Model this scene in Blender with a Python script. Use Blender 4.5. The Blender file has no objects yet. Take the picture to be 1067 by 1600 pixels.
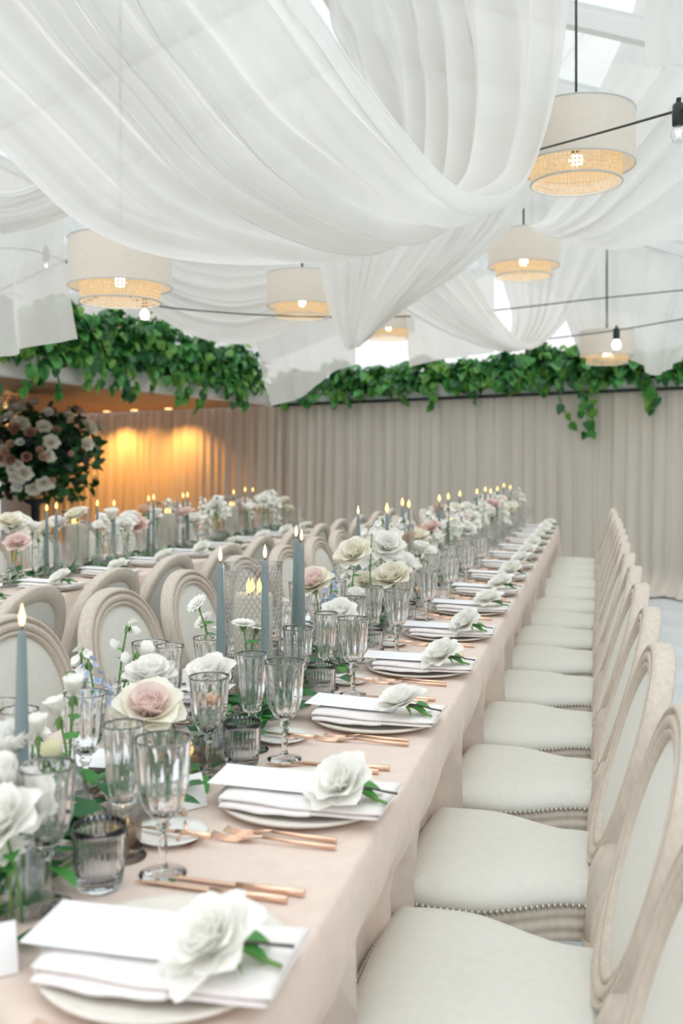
import bpy, math, random
import numpy as np
from mathutils import Vector, Matrix, Euler
random.seed(7)
PI = math.pi
sc = bpy.context.scene
COL = sc.collection

# ------------------------------------------------------------------ camera, world, exposure
F, CX, HY, H = 1500.0, 533.5, 725.0, 1.35          # focal length in px, principal x, horizon y, eye height
TH = math.atan((932.0 - CX) / F)                    # the tables run along +Y; the lens looks TH to the left of that
CT, ST = math.cos(TH), math.sin(TH)
cd = bpy.data.cameras.new('camera'); cam = bpy.data.objects.new('camera', cd); COL.objects.link(cam)
cam.location = (0, 0, H); cam.rotation_euler = (PI / 2, 0, TH)
cd.sensor_fit = 'HORIZONTAL'; cd.sensor_width = 24.0; cd.lens = F / 1067.0 * 24.0
cd.shift_y = -(800.0 - HY) / 1067.0
cd.clip_start = 0.05; cd.clip_end = 200
cd.dof.use_dof = True; cd.dof.focus_distance = 2.45; cd.dof.aperture_fstop = 3.4
sc.camera = cam
w = bpy.data.worlds.new('sky'); sc.world = w; w.use_nodes = True
wn = w.node_tree.nodes; wl = w.node_tree.links
bg = wn['Background']; bg.inputs['Strength'].default_value = 4.0
tcw = wn.new('ShaderNodeTexCoord'); spw = wn.new('ShaderNodeSeparateXYZ'); wl.new(tcw.outputs['Generated'], spw.inputs[0])
mrw = wn.new('ShaderNodeMapRange'); wl.new(spw.outputs['Z'], mrw.inputs['Value'])          # overcast sky: zenith three times the horizon
mrw.inputs['From Min'].default_value = 0; mrw.inputs['From Max'].default_value = 1; mrw.inputs['To Min'].default_value = .36; mrw.inputs['To Max'].default_value = 1.08
wvm = wn.new('ShaderNodeVectorMath'); wvm.operation = 'SCALE'; wvm.inputs[0].default_value = (0.968, 0.986, 1.0)
wl.new(mrw.outputs[0], wvm.inputs['Scale']); wl.new(wvm.outputs[0], bg.inputs['Color'])
sc.view_settings.view_transform = 'Standard'; sc.view_settings.look = 'None'
sc.view_settings.gamma = 1.0; sc.view_settings.use_curve_mapping = False
sc.view_settings.exposure = -0.60
sc.cycles.transparent_max_bounces = 24; sc.cycles.max_bounces = 24; sc.cycles.transmission_bounces = 24
sc.cycles.diffuse_bounces = 6; sc.cycles.use_denoising = True
sc.cycles.sample_clamp_indirect = 4.0

def P(px, py, d):
    """world point seen at a pixel of the 1067x1600 photo, d metres in front of the lens"""
    xc = (px - CX) / F * d
    return Vector((-ST * d + CT * xc, CT * d + ST * xc, H + (HY - py) / F * d))
def y_at(px, X):
    """Y of the point of the line x = X that is seen in pixel column px"""
    r = (px - CX) / F
    return X * (CT + r * ST) / (r * CT - ST)
def depth(X, Y): return Y * CT - X * ST
def z_at(py, X, Y): return H + (HY - py) / F * depth(X, Y)

# ------------------------------------------------------------------ materials
MATS = {}
def nodes_of(name):
    m = bpy.data.materials.new(name); m.use_nodes = True
    nt = m.node_tree; nt.nodes.clear()
    out = nt.nodes.new('ShaderNodeOutputMaterial'); MATS[name] = m
    return m, nt, out
def N(nt, t, **kw):
    n = nt.nodes.new(t)
    for k, v in kw.items():
        if k.startswith('i_'): n.inputs[k[2:].replace('_', ' ')].default_value = v
        else: setattr(n, k, v)
    return n
def noise_col(nt, c1, c2, scale, stretch=(1, 1, 1), detail=4, lo=.35, hi=.65, coord='Object'):
    tc = N(nt, 'ShaderNodeTexCoord'); mp = N(nt, 'ShaderNodeMapping'); mp.inputs['Scale'].default_value = stretch
    nt.links.new(tc.outputs[coord], mp.inputs['Vector'])
    no = N(nt, 'ShaderNodeTexNoise'); no.inputs['Scale'].default_value = scale; no.inputs['Detail'].default_value = detail
    nt.links.new(mp.outputs[0], no.inputs['Vector'])
    rp = N(nt, 'ShaderNodeValToRGB'); rp.color_ramp.elements[0].position = lo; rp.color_ramp.elements[1].position = hi
    rp.color_ramp.elements[0].color = (*c1, 1); rp.color_ramp.elements[1].color = (*c2, 1)
    nt.links.new(no.outputs['Fac'], rp.inputs['Fac'])
    return rp, no, mp
def pmat(name, c1, c2=None, rough=.6, scale=12, stretch=(1, 1, 1), metal=0, bump=0, bscale=None, trans=0, sheen=0, lo=.35, hi=.65, sub=0, spec=.5):
    m, nt, out = nodes_of(name)
    b = N(nt, 'ShaderNodeBsdfPrincipled'); b.inputs['Roughness'].default_value = rough; b.inputs['Metallic'].default_value = metal
    b.inputs['Specular IOR Level'].default_value = spec
    if sheen: b.inputs['Sheen Weight'].default_value = sheen
    if sub:
        b.inputs['Subsurface Weight'].default_value = sub; b.inputs['Subsurface Radius'].default_value = (.02, .015, .01); b.inputs['Subsurface Scale'].default_value = .5
    rp, no, mp = noise_col(nt, c1, c2 or c1, scale, stretch, lo=lo, hi=hi)
    nt.links.new(rp.outputs['Color'], b.inputs['Base Color'])
    if bump:
        bn = N(nt, 'ShaderNodeBump'); bn.inputs['Strength'].default_value = bump; bn.inputs['Distance'].default_value = .002
        n2 = N(nt, 'ShaderNodeTexNoise'); n2.inputs['Scale'].default_value = bscale or scale * 8; n2.inputs['Detail'].default_value = 3
        nt.links.new(mp.outputs[0], n2.inputs['Vector']); nt.links.new(n2.outputs['Fac'], bn.inputs['Height'])
        nt.links.new(bn.outputs['Normal'], b.inputs['Normal'])
    sh = b
    if trans:
        tr = N(nt, 'ShaderNodeBsdfTranslucent'); nt.links.new(rp.outputs['Color'], tr.inputs['Color'])
        mx = N(nt, 'ShaderNodeMixShader'); mx.inputs[0].default_value = trans
        nt.links.new(b.outputs[0], mx.inputs[1]); nt.links.new(tr.outputs[0], mx.inputs[2]); sh = mx
    nt.links.new(sh.outputs[0], out.inputs['Surface'])
    return m
def sheer(name, col, transl=.5, clear=.12, scale=3):
    m, nt, out = nodes_of(name)
    rp, no, mp = noise_col(nt, tuple(c * .965 for c in col), col, scale)
    d = N(nt, 'ShaderNodeBsdfDiffuse'); t = N(nt, 'ShaderNodeBsdfTranslucent'); tp = N(nt, 'ShaderNodeBsdfTransparent')
    nt.links.new(rp.outputs[0], d.inputs[0]); nt.links.new(rp.outputs[0], t.inputs[0])
    bn = N(nt, 'ShaderNodeBump'); bn.inputs['Strength'].default_value = .25; bn.inputs['Distance'].default_value = .004
    n2 = N(nt, 'ShaderNodeTexNoise'); n2.inputs['Scale'].default_value = 60; n2.inputs['Detail'].default_value = 4
    nt.links.new(mp.outputs[0], n2.inputs['Vector']); nt.links.new(n2.outputs['Fac'], bn.inputs['Height'])
    nt.links.new(bn.outputs[0], d.inputs['Normal']); nt.links.new(bn.outputs[0], t.inputs['Normal'])
    m1 = N(nt, 'ShaderNodeMixShader'); m1.inputs[0].default_value = transl
    nt.links.new(d.outputs[0], m1.inputs[1]); nt.links.new(t.outputs[0], m1.inputs[2])
    m2 = N(nt, 'ShaderNodeMixShader'); m2.inputs[0].default_value = clear
    nt.links.new(m1.outputs[0], m2.inputs[1]); nt.links.new(tp.outputs[0], m2.inputs[2])
    nt.links.new(m2.outputs[0], out.inputs['Surface']); return m
def glassy(name, core, edge, gloss=.55, rough=.02, power=3.2):
    m, nt, out = nodes_of(name)
    lw = N(nt, 'ShaderNodeLayerWeight'); lw.inputs['Blend'].default_value = .5
    pw = N(nt, 'ShaderNodeMath', operation='POWER'); pw.inputs[1].default_value = power; nt.links.new(lw.outputs['Facing'], pw.inputs[0])
    mc = N(nt, 'ShaderNodeMix', data_type='RGBA'); mc.inputs[6].default_value = (*core, 1); mc.inputs[7].default_value = (*edge, 1)
    nt.links.new(pw.outputs[0], mc.inputs[0])
    tp = N(nt, 'ShaderNodeBsdfTransparent'); nt.links.new(mc.outputs[2], tp.inputs[0])
    gl = N(nt, 'ShaderNodeBsdfGlossy'); gl.inputs['Roughness'].default_value = rough
    p4 = N(nt, 'ShaderNodeMath', operation='POWER'); p4.inputs[1].default_value = 2.2; nt.links.new(lw.outputs['Facing'], p4.inputs[0])
    mu = N(nt, 'ShaderNodeMath', operation='MULTIPLY_ADD'); mu.inputs[1].default_value = gloss; mu.inputs[2].default_value = .10
    nt.links.new(p4.outputs[0], mu.inputs[0])
    mx = N(nt, 'ShaderNodeMixShader'); nt.links.new(mu.outputs[0], mx.inputs[0])
    nt.links.new(tp.outputs[0], mx.inputs[1]); nt.links.new(gl.outputs[0], mx.inputs[2])
    nt.links.new(mx.outputs[0], out.inputs['Surface']); return m
def emit(name, col, s):
    m, nt, out = nodes_of(name); e = N(nt, 'ShaderNodeEmission'); e.inputs[0].default_value = (*col, 1); e.inputs[1].default_value = s
    nt.links.new(e.outputs[0], out.inputs['Surface']); return m

pmat('floor_tile', (.60, .65, .67), (.70, .74, .76), .45, 2.2, bump=.05)
pmat('grout', (.30, .33, .34), (.36, .39, .4), .8, 9)
pmat('plaster', (.74, .71, .68), (.80, .77, .74), .7, 3)
pmat('white_paint', (.82, .83, .83), (.87, .88, .88), .5, 3)
pmat('dark_wall', (.10, .075, .055), (.16, .12, .085), .7, 3, bump=.2)
pmat('soffit_wood', (.30, .17, .09), (.38, .22, .12), .5, 5, (1, .1, 1))
pmat('black_metal', (.012, .018, .018), (.02, .026, .026), .45, 20)
pmat('curtain', (.71, .655, .58), (.78, .725, .65), .85, 5, (1, 1, .1), trans=.15, bump=.15, bscale=200)
sheer('drape', (.93, .925, .905), .5, .10)
sheer('drape_fine', (.93, .925, .905), .5, .22)
pmat('tablecloth', (.715, .585, .51), (.755, .625, .55), .85, 40, bump=.25, bscale=500, sheen=.2)
pmat('napkin', (.84, .80, .79), (.88, .84, .83), .85, 60, bump=.3, bscale=600)
pmat('upholstery', (.70, .70, .645), (.73, .73, .675), .8, 60, bump=.25, bscale=700)
pmat('back_cloth', (.66, .655, .61), (.70, .695, .65), .85, 60, bump=.25, bscale=600)
pmat('limed_wood', (.56, .485, .41), (.64, .575, .50), .6, 90, (1, 1, .25), bump=.25, bscale=160, lo=.3, hi=.65)
pmat('nail_metal', (.52, .49, .45), (.62, .59, .55), .3, 10, metal=1)
pmat('charger', (.72, .68, .615), (.78, .74, .675), .45, 30, bump=.1)
pmat('porcelain', (.80, .81, .79), (.86, .86, .84), .25, 8)
pmat('rose_gold', (.92, .62, .46), (.95, .68, .52), .26, 10, metal=1)
pmat('candle_wax', (.20, .265, .275), (.23, .295, .305), .5, 8, spec=.3)
pmat('ivory_wax', (.87, .83, .74), (.90, .86, .77), .5, 6, trans=.25)
pmat('wick', (.02, .02, .02), (.04, .03, .03), .9)
emit('flame', (1, .60, .20), 5); emit('flame_core', (1, .74, .36), 5)
emit('bulb_glow', (1, .88, .68), 14); emit('downlight_glow', (1, .62, .28), 14)
glassy('glass', (.994, .995, .995), (.66, .69, .69), .75)
glassy('glass_rim', (.95, .96, .96), (.8, .82, .82), .9)
glassy('glass_grey', (.90, .925, .945), (.52, .58, .63), .7)
glassy('glass_cut', (.985, .985, .98), (.28, .29, .29), .75, power=1.25)
def refractive(name, col, rough=.0):
    m, nt, out = nodes_of(name); g = N(nt, 'ShaderNodeBsdfGlass'); g.inputs['Color'].default_value = (*col, 1); g.inputs['Roughness'].default_value = rough; g.inputs['IOR'].default_value = 1.38
    nt.links.new(g.outputs[0], out.inputs['Surface'])
refractive('crystal', (1, 1, 1)); refractive('crystal_grey', (.965, .975, .985))
glassy('glass_amber', (.83, .76, .66), (.42, .34, .26), .6, .12)
glassy('roof_glass', (.90, .91, .905), (.75, .78, .78), .3)
pmat('petal_white', (.945, .94, .89), (.965, .96, .935), .65, 20, trans=.2)
pmat('petal_cream', (.92, .89, .77), (.95, .93, .85), .65, 20, trans=.22)
pmat('petal_blush', (.90, .72, .70), (.94, .86, .81), .65, 25, trans=.25)
pmat('petal_peach', (.82, .58, .44), (.90, .74, .60), .65, 25, trans=.3)
pmat('petal_blue', (.42, .52, .74), (.58, .66, .82), .65, 30, trans=.3)
pmat('petal_bud', (.74, .74, .45), (.88, .82, .62), .65, 30, trans=.2)
pmat('petal_dusty', (.56, .33, .26), (.66, .46, .36), .7, 30, trans=.2)
pmat('stem_green', (.10, .22, .05), (.18, .32, .09), .6, 30)
pmat('leaf_fresh', (.055, .27, .05), (.15, .47, .12), .38, 6, trans=.25)
pmat('leaf_deep', (.014, .11, .03), (.05, .21, .06), .38, 6, trans=.2)
pmat('leaf_lime', (.14, .36, .05), (.26, .50, .10), .45, 6, trans=.3)
pmat('leaf_olive', (.05, .075, .07), (.10, .12, .10), .55, 12)
pmat('twig', (.05, .05, .045), (.09, .085, .07), .7, 30)
pmat('lamp_fabric', (.88, .855, .80), (.91, .885, .83), .85, 40, trans=.35, bump=.2, bscale=500)
pmat('lamp_trim', (.55, .58, .58), (.60, .63, .63), .7)
pmat('lamp_lining', (.90, .84, .76), (.93, .87, .79), .8, trans=.3)
pmat('dark_stand', (.012, .016, .025), (.02, .026, .036), .6)
pmat('crystal_gold', (.75, .55, .3), (.9, .75, .5), .25, 30, metal=.6)
emit('crystal_glow', (1, .66, .3), 2.2)
pmat('aged_timber', (.62, .62, .6), (.7, .7, .68), .6)

def cane_material():
    m, nt, out = nodes_of('cane')
    uv = N(nt, 'ShaderNodeUVMap'); sep = N(nt, 'ShaderNodeSeparateXYZ'); nt.links.new(uv.outputs[0], sep.inputs[0])
    def wave(sock, off):
        a = N(nt, 'ShaderNodeMath', operation='FRACT'); nt.links.new(sock, a.inputs[0])
        b = N(nt, 'ShaderNodeMath', operation='SUBTRACT'); b.inputs[1].default_value = .5; nt.links.new(a.outputs[0], b.inputs[0])
        c = N(nt, 'ShaderNodeMath', operation='POWER'); c.inputs[1].default_value = 2; nt.links.new(b.outputs[0], c.inputs[0]); return c
    a, b = wave(sep.outputs[0], 0), wave(sep.outputs[1], 0)
    s = N(nt, 'ShaderNodeMath', operation='ADD'); nt.links.new(a.outputs[0], s.inputs[0]); nt.links.new(b.outputs[0], s.inputs[1])
    lt = N(nt, 'ShaderNodeMath', operation='LESS_THAN'); lt.inputs[1].default_value = .1; nt.links.new(s.outputs[0], lt.inputs[0])
    d = N(nt, 'ShaderNodeBsdfDiffuse'); t = N(nt, 'ShaderNodeBsdfTranslucent'); tp = N(nt, 'ShaderNodeBsdfTransparent')
    rp, no, mp = noise_col(nt, (.76, .58, .36), (.86, .70, .47), 60)
    nt.links.new(rp.outputs[0], d.inputs[0]); nt.links.new(rp.outputs[0], t.inputs[0])
    m1 = N(nt, 'ShaderNodeMixShader'); m1.inputs[0].default_value = .4
    nt.links.new(d.outputs[0], m1.inputs[1]); nt.links.new(t.outputs[0], m1.inputs[2])
    m2 = N(nt, 'ShaderNodeMixShader'); nt.links.new(lt.outputs[0], m2.inputs[0])
    nt.links.new(m1.outputs[0], m2.inputs[1]); nt.links.new(tp.outputs[0], m2.inputs[2])
    nt.links.new(m2.outputs[0], out.inputs['Surface'])
cane_material()
def paper_material():
    """white card with faint rows of small grey print"""
    m, nt, out = nodes_of('menu_paper')
    tc = N(nt, 'ShaderNodeTexCoord'); sep = N(nt, 'ShaderNodeSeparateXYZ'); nt.links.new(tc.outputs['Generated'], sep.inputs[0])
    ml = N(nt, 'ShaderNodeMath', operation='MULTIPLY'); ml.inputs[1].default_value = 16; nt.links.new(sep.outputs[0], ml.inputs[0])
    fr = N(nt, 'ShaderNodeMath', operation='FRACT'); nt.links.new(ml.outputs[0], fr.inputs[0])
    lt = N(nt, 'ShaderNodeMath', operation='LESS_THAN'); lt.inputs[1].default_value = .3; nt.links.new(fr.outputs[0], lt.inputs[0])
    mp = N(nt, 'ShaderNodeMapping'); mp.inputs['Scale'].default_value = (16, 40, 1); nt.links.new(tc.outputs['Generated'], mp.inputs[0])
    no = N(nt, 'ShaderNodeTexNoise'); no.inputs['Scale'].default_value = 1.0; nt.links.new(mp.outputs[0], no.inputs['Vector'])
    gt = N(nt, 'ShaderNodeMath', operation='GREATER_THAN'); gt.inputs[1].default_value = .5; nt.links.new(no.outputs['Fac'], gt.inputs[0])
    mg = N(nt, 'ShaderNodeMath', operation='COMPARE'); mg.inputs[1].default_value = .5; mg.inputs[2].default_value = .32; nt.links.new(sep.outputs[1], mg.inputs[0])
    a = N(nt, 'ShaderNodeMath', operation='MULTIPLY'); nt.links.new(lt.outputs[0], a.inputs[0]); nt.links.new(gt.outputs[0], a.inputs[1])
    b = N(nt, 'ShaderNodeMath', operation='MULTIPLY'); nt.links.new(a.outputs[0], b.inputs[0]); nt.links.new(mg.outputs[0], b.inputs[1])
    mc = N(nt, 'ShaderNodeMix', data_type='RGBA'); mc.inputs[6].default_value = (.90, .905, .925, 1); mc.inputs[7].default_value = (.79, .80, .83, 1)
    nt.links.new(b.outputs[0], mc.inputs[0])
    p = N(nt, 'ShaderNodeBsdfPrincipled'); p.inputs['Roughness'].default_value = .8; nt.links.new(mc.outputs[2], p.inputs['Base Color'])
    nt.links.new(p.outputs[0], out.inputs['Surface'])
paper_material()
pmat('card_paper', (.86, .86, .87), (.9, .9, .91), .8, 20)

# ------------------------------------------------------------------ mesh helpers
class MB:
    def __init__(s): s.v, s.f, s.uv = [], [], None
    def add(s, verts, faces):
        o = len(s.v); s.v.extend([tuple(v) for v in verts]); s.f.extend([tuple(i + o for i in f) for f in faces]); return s
    def grid(s, fn, nu, nv, cu=False, cv=False):
        vs = []
        for i in range(nu):
            for j in range(nv):
                vs.append(fn(i / (nu if cu else nu - 1), j / (nv if cv else nv - 1)))
        fs = []
        for i in range(nu if cu else nu - 1):
            for j in range(nv if cv else nv - 1):
                a, b = i * nv + j, ((i + 1) % nu) * nv + j
                c, d = ((i + 1) % nu) * nv + (j + 1) % nv, i * nv + (j + 1) % nv
                fs.append((a, b, c, d))
        return s.add(vs, fs)
    def lathe(s, prof, seg=24, ribs=0, amp=None, c=(0, 0, 0), cap0=False, cap1=False):
        n = len(prof); vs = []
        for k in range(seg):
            a = 2 * PI * k / seg
            for i, (r, z) in enumerate(prof):
                rr = r * (1 + (amp[i] if amp else 0) * math.cos(ribs * a)) if ribs else r
                vs.append((c[0] + rr * math.cos(a), c[1] + rr * math.sin(a), c[2] + z))
        fs = [(k * n + i, ((k + 1) % seg) * n + i, ((k + 1) % seg) * n + i + 1, k * n + i + 1) for k in range(seg) for i in range(n - 1)]
        if cap0: fs.append(tuple(k * n for k in reversed(range(seg))))
        if cap1: fs.append(tuple(k * n + n - 1 for k in range(seg)))
        return s.add(vs, fs)
    def tube(s, path, rad, seg=8, cap=True):
        path = [Vector(p) for p in path]; n = len(path); rs = rad if isinstance(rad, (list, tuple)) else [rad] * n
        vs = []; up = None
        for i, p in enumerate(path):
            t = (path[min(i + 1, n - 1)] - path[max(i - 1, 0)]).normalized()
            if up is None:
                up = Vector((0, 0, 1)) if abs(t.z) < .9 else Vector((1, 0, 0))
            a = t.cross(up).normalized(); b = a.cross(t).normalized(); up = b
            for k in range(seg):
                q = 2 * PI * k / seg; vs.append(p + (a * math.cos(q) + b * math.sin(q)) * rs[i])
        fs = [(i * seg + k, i * seg + (k + 1) % seg, (i + 1) * seg + (k + 1) % seg, (i + 1) * seg + k) for i in range(n - 1) for k in range(seg)]
        if cap: fs += [tuple(reversed(range(seg))), tuple((n - 1) * seg + k for k in range(seg))]
        return s.add(vs, fs)
    def box(s, lo, hi, M=None, bev=0):
        x0, y0, z0 = lo; x1, y1, z1 = hi
        if bev:
            b = bev; vs = []
            for z, e in ((z0, b), (z0 + b, 0), (z1 - b, 0), (z1, b)):
                vs += [(x0 + e, y0 + e, z), (x1 - e, y0 + e, z), (x1 - e, y1 - e, z), (x0 + e, y1 - e, z)]
            fs = [(3, 2, 1, 0), (12, 13, 14, 15)] + [(l * 4 + k, l * 4 + (k + 1) % 4, l * 4 + 4 + (k + 1) % 4, l * 4 + 4 + k) for l in range(3) for k in range(4)]
        else:
            vs = [(x0, y0, z0), (x1, y0, z0), (x1, y1, z0), (x0, y1, z0), (x0, y0, z1), (x1, y0, z1), (x1, y1, z1), (x0, y1, z1)]
            fs = [(3, 2, 1, 0), (4, 5, 6, 7), (0, 1, 5, 4), (1, 2, 6, 5), (2, 3, 7, 6), (3, 0, 4, 7)]
        if M is not None: vs = [M @ Vector(v) for v in vs]
        return s.add(vs, fs)
    def sphere(s, c, r, nu=12, nv=8, sz=1):
        return s.grid(lambda u, v: (c[0] + r * math.sin(PI * v) * math.cos(2 * PI * u), c[1] + r * math.sin(PI * v) * math.sin(2 * PI * u), c[2] + r * sz * math.cos(PI * v)), nu, nv, cu=True)
    def xf(s, M):
        s.v = [tuple(M @ Vector(v)) for v in s.v]; return s
    def mesh(s, name, mat, smooth=True):
        me = bpy.data.meshes.new(name); me.from_pydata(s.v, [], s.f)
        if smooth: me.shade_smooth()
        if mat: me.materials.append(MATS[mat])
        me.update(); return me
def link(name, me, parent=None, loc=None, rot=None, scl=None):
    o = bpy.data.objects.new(name, me); COL.objects.link(o)
    if parent is not None: o.parent = parent
    if loc is not None: o.location = loc
    if rot is not None: o.rotation_euler = rot
    if scl is not None: o.scale = (scl, scl, scl) if isinstance(scl, (int, float)) else scl
    return o
def tag(o, label=None, cat=None, group=None, kind=None):
    if label: o['label'] = label
    if cat: o['category'] = cat
    if group: o['group'] = group
    if kind: o['kind'] = kind
    return o
def thing(name, label, cat, loc=(0, 0, 0), rot=(0, 0, 0), group=None, scl=1):
    if isinstance(rot, (int, float)): rot = (0, 0, rot)
    o = link(name, None, None, loc, rot, scl); o.empty_display_size = .05
    return tag(o, label, cat, group)
def plant_parts(root, parts):
    """parts: (name, mesh, subparts, loc, rot, scale)"""
    for p in parts:
        nm, me = p[0], p[1]; subs = p[2] if len(p) > 2 else ()
        o = link(nm, me, root, *(p[3:6] if len(p) > 3 else ()))
        for q in subs or (): link(q[0], q[1], o, *(q[3:6] if len(q) > 3 else ()))
def single(name, me, label, cat, loc=(0, 0, 0), rot=(0, 0, 0), group=None, scl=1):
    if isinstance(rot, (int, float)): rot = (0, 0, rot)
    return tag(link(name, me, None, loc, rot, scl), label, cat, group)
def struct(name, me, parent=None, **k):
    o = link(name, me, parent, **k)
    if parent is None: o['kind'] = 'structure'
    return o
ORD = ['first', 'second', 'third', 'fourth', 'fifth', 'sixth', 'seventh', 'eighth', 'ninth', 'tenth', 'eleventh', 'twelfth', 'thirteenth',
       'fourteenth', 'fifteenth', 'sixteenth', 'seventeenth', 'eighteenth', 'nineteenth', 'twentieth']
ORD += ['twenty-' + x for x in ORD[:9]] + ['thirtieth'] + ['thirty-' + x for x in ORD[:9]] + ['fortieth'] + ['forty-' + x for x in ORD[:9]] + ['fiftieth'] + ['fifty-' + x for x in ORD[:9]] + ['sixtieth'] + ['sixty-' + x for x in ORD[:9]] + ['seventieth'] + ['seventy-' + x for x in ORD[:9]] + ['eightieth'] + ['eighty-' + x for x in ORD[:9]]
def catmull(pts, n):
    """resample a polyline of vectors to n points by smooth interpolation, even in arc length"""
    p = np.array([tuple(q) for q in pts], float); m = len(p)
    ext = np.vstack([2 * p[0] - p[1], p, 2 * p[-1] - p[-2]]); out = []
    for i in range(m - 1):
        p0, p1, p2, p3 = ext[i:i + 4]
        for t in np.linspace(0, 1, 24, endpoint=False):
            out.append(.5 * (2 * p1 + (p2 - p0) * t + (2 * p0 - 5 * p1 + 4 * p2 - p3) * t * t + (3 * p1 - p0 - 3 * p2 + p3) * t ** 3))
    out.append(p[-1]); out = np.array(out)
    s = np.concatenate([[0], np.cumsum(np.linalg.norm(np.diff(out, axis=0), axis=1))])
    q = np.linspace(0, s[-1], n)
    return np.stack([np.interp(q, s, out[:, k]) for k in range(3)], 1)
def lerp(a, b, t): return a + (b - a) * t
def sstep(a, b, x):
    t = min(1, max(0, (x - a) / (b - a))); return t * t * (3 - 2 * t)

# ------------------------------------------------------------------ layout of the place
X1R, X1L = -.34, -1.16                 # near table, right and left edge
X2R, X2L = -2.33, -3.11                # far-left table
TZ = .76
PITCH, Y0, NS = .556, 1.045, 15        # place settings along the near table
YS = [Y0 + PITCH * k for k in range(NS)]
W0 = Vector((.68, 10.4, 0)); WU = Vector((-.946, .3235, 0)).normalized(); WN = Vector((-WU.y, WU.x, 0))
if WN.y > 0: WN = -WN                  # back wall line and its normal towards the tables
def wall_pt(s, z=0, off=0): return W0 + WU * s + WN * off + Vector((0, 0, z))
def wall_s(px):
    best = min((abs((lambda p: CX + F * (p.y * ST + p.x * CT) / (p.y * CT - p.x * ST))(W0 + WU * (s * .02)) - px), s * .02) for s in range(-250, 520))
    return best[1]
RAILZ = 2.12
E0, E1 = Vector((-4.05, 12.0, 0)), Vector((-5.95, 1.9, 0))     # edge of the low soffit on the left
EU = (E1 - E0).normalized(); EN = Vector((-EU.y, EU.x, 0))
if EN.x < 0: EN = -EN

# ---------- floor with tiles
m = MB(); m.add([(-10, -3, -.012), (4.3, -3, -.012), (4.3, 14.6, -.012), (-10, 14.6, -.012)], [(0, 1, 2, 3)])
floor = struct('floor', m.mesh('floor', 'grout', False))
tm = MB(); tm.box((-.297, -.447, -.012), (.297, .447, 0), bev=.003); tile = tm.mesh('tile', 'floor_tile', False)
for i in range(8):
    for j in range(13):
        x, y = -.58 + i * .6, .3 + j * .9 + (.45 if i % 2 else 0)
        if (Vector((x, y, 0)) - W0).dot(WN) > -.3: link('tile', tile, floor, (x, y, 0), (0, 0, 0))
m = MB(); m.add([(-10, -3, -.006), (-.9, -3, -.006), (-.9, 14.6, -.006), (-10, 14.6, -.006)], [(0, 1, 2, 3)])
link('tile_field', m.mesh('tile_field', 'floor_tile', False), floor)

# ---------- walls, soffit, bulkheads
def slab(name, a, b, z0, z1, thick, mat, n=None, parent=None):
    """upright slab from ground point a to b, thickness behind normal n"""
    a, b = Vector(a), Vector(b); u = (b - a).normalized(); nn = n or Vector((-u.y, u.x, 0))
    m = MB(); q = [a, b, b - nn * thick, a - nn * thick]
    m.add([(p.x, p.y, z0) for p in q] + [(p.x, p.y, z1) for p in q], [(0, 1, 2, 3), (7, 6, 5, 4), (0, 4, 5, 1), (1, 5, 6, 2), (2, 6, 7, 3), (3, 7, 4, 0)])
    return struct(name, m.mesh(name, mat, False), parent)
slab('wall_back', wall_pt(-4, 0, -.16), wall_pt(11, 0, -.16), -.01, 2.29, .15, 'plaster', WN)
slab('trim_1', wall_pt(-3.9, 0, .10), wall_pt(5.02, 0, .10), 2.135, 2.29, .24, 'white_paint', WN)
slab('trim_2', wall_pt(-3.9, 0, .125), wall_pt(5.0, 0, .125), 2.10, 2.132, .03, 'black_metal', WN)
slab('trim_3', E0 + EU * .05, E1, 2.12, 2.33, .18, 'plaster', EN)
m = MB(); q = [E0 - EN * .19, E1 - EN * .19, Vector((-9.95, 1.9, 0)), Vector((-9.95, 13.98, 0))]
m.add([(p.x, p.y, 2.115) for p in q] + [(p.x, p.y, 2.25) for p in q], [(3, 2, 1, 0), (4, 5, 6, 7), (0, 1, 5, 4), (1, 2, 6, 5), (2, 3, 7, 6), (3, 0, 4, 7)])
struct('ceiling', m.mesh('ceiling', 'soffit_wood', False))
slab('wall_left', (-9.95, 1.9, 0), (-9.95, 13.98, 0), 0, 2.12, .1, 'dark_wall', Vector((1, 0, 0)))
slab('wall_right', (4.25, -3, 0), (4.25, 9.1, 0), 0, 2.3, .1, 'white_paint', Vector((-1, 0, 0)))
slab('wall_niche', (-9.95, 1.9, 0), (-6.0, 1.9, 0), 0, 2.12, .1, 'dark_wall', Vector((0, 1, 0)))

# ---------- curtains on the back wall
def curtain(s0, s1, label, seed, z1=2.10, puddle=.0):
    rnd = random.Random(seed); L = s1 - s0; n = int(L / .0125); ph = [rnd.uniform(0, 6.28) for _ in range(8)]
    def fn(u, v):
        s = lerp(s0, s1, u); z = lerp(z1, .015, v); k = s + .012 * math.sin(5 * v + ph[0] + s * 3) * v
        f = math.sin(k * 38 + 1.6 * math.sin(k * 5 + ph[1])) * .8 + math.sin(k * 91 + ph[2] + 1.2 * math.sin(k * 5)) * .3 + .5 * math.sin(k * 13 + ph[3])
        p = wall_pt(s, z, .015 + .026 * f * (.55 + .45 * v) + .03 * v + .02)
        if v > .9: p += WN * (.10 + puddle * (1 + .5 * math.sin(k * 19))) * ((v - .9) / .1) ** 2 + Vector((0, 0, puddle * .25 * abs(math.sin(k * 23)) * (1 - abs(v - .96) / .06) if v > .9 else 0))
        return p
    o = single('curtain', MB().grid(fn, n, 24).mesh('curtain', 'curtain'), label, 'curtain', group='floor-length back wall curtains')
    return o
sA, sB, sC, sD = wall_s(1067) - 3.2, wall_s(872), wall_s(640), wall_s(446)
curtain(sA, sB + .01, 'beige pleated floor-length curtain at the right end of the back wall, behind the chair row', 1, puddle=.16)
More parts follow.
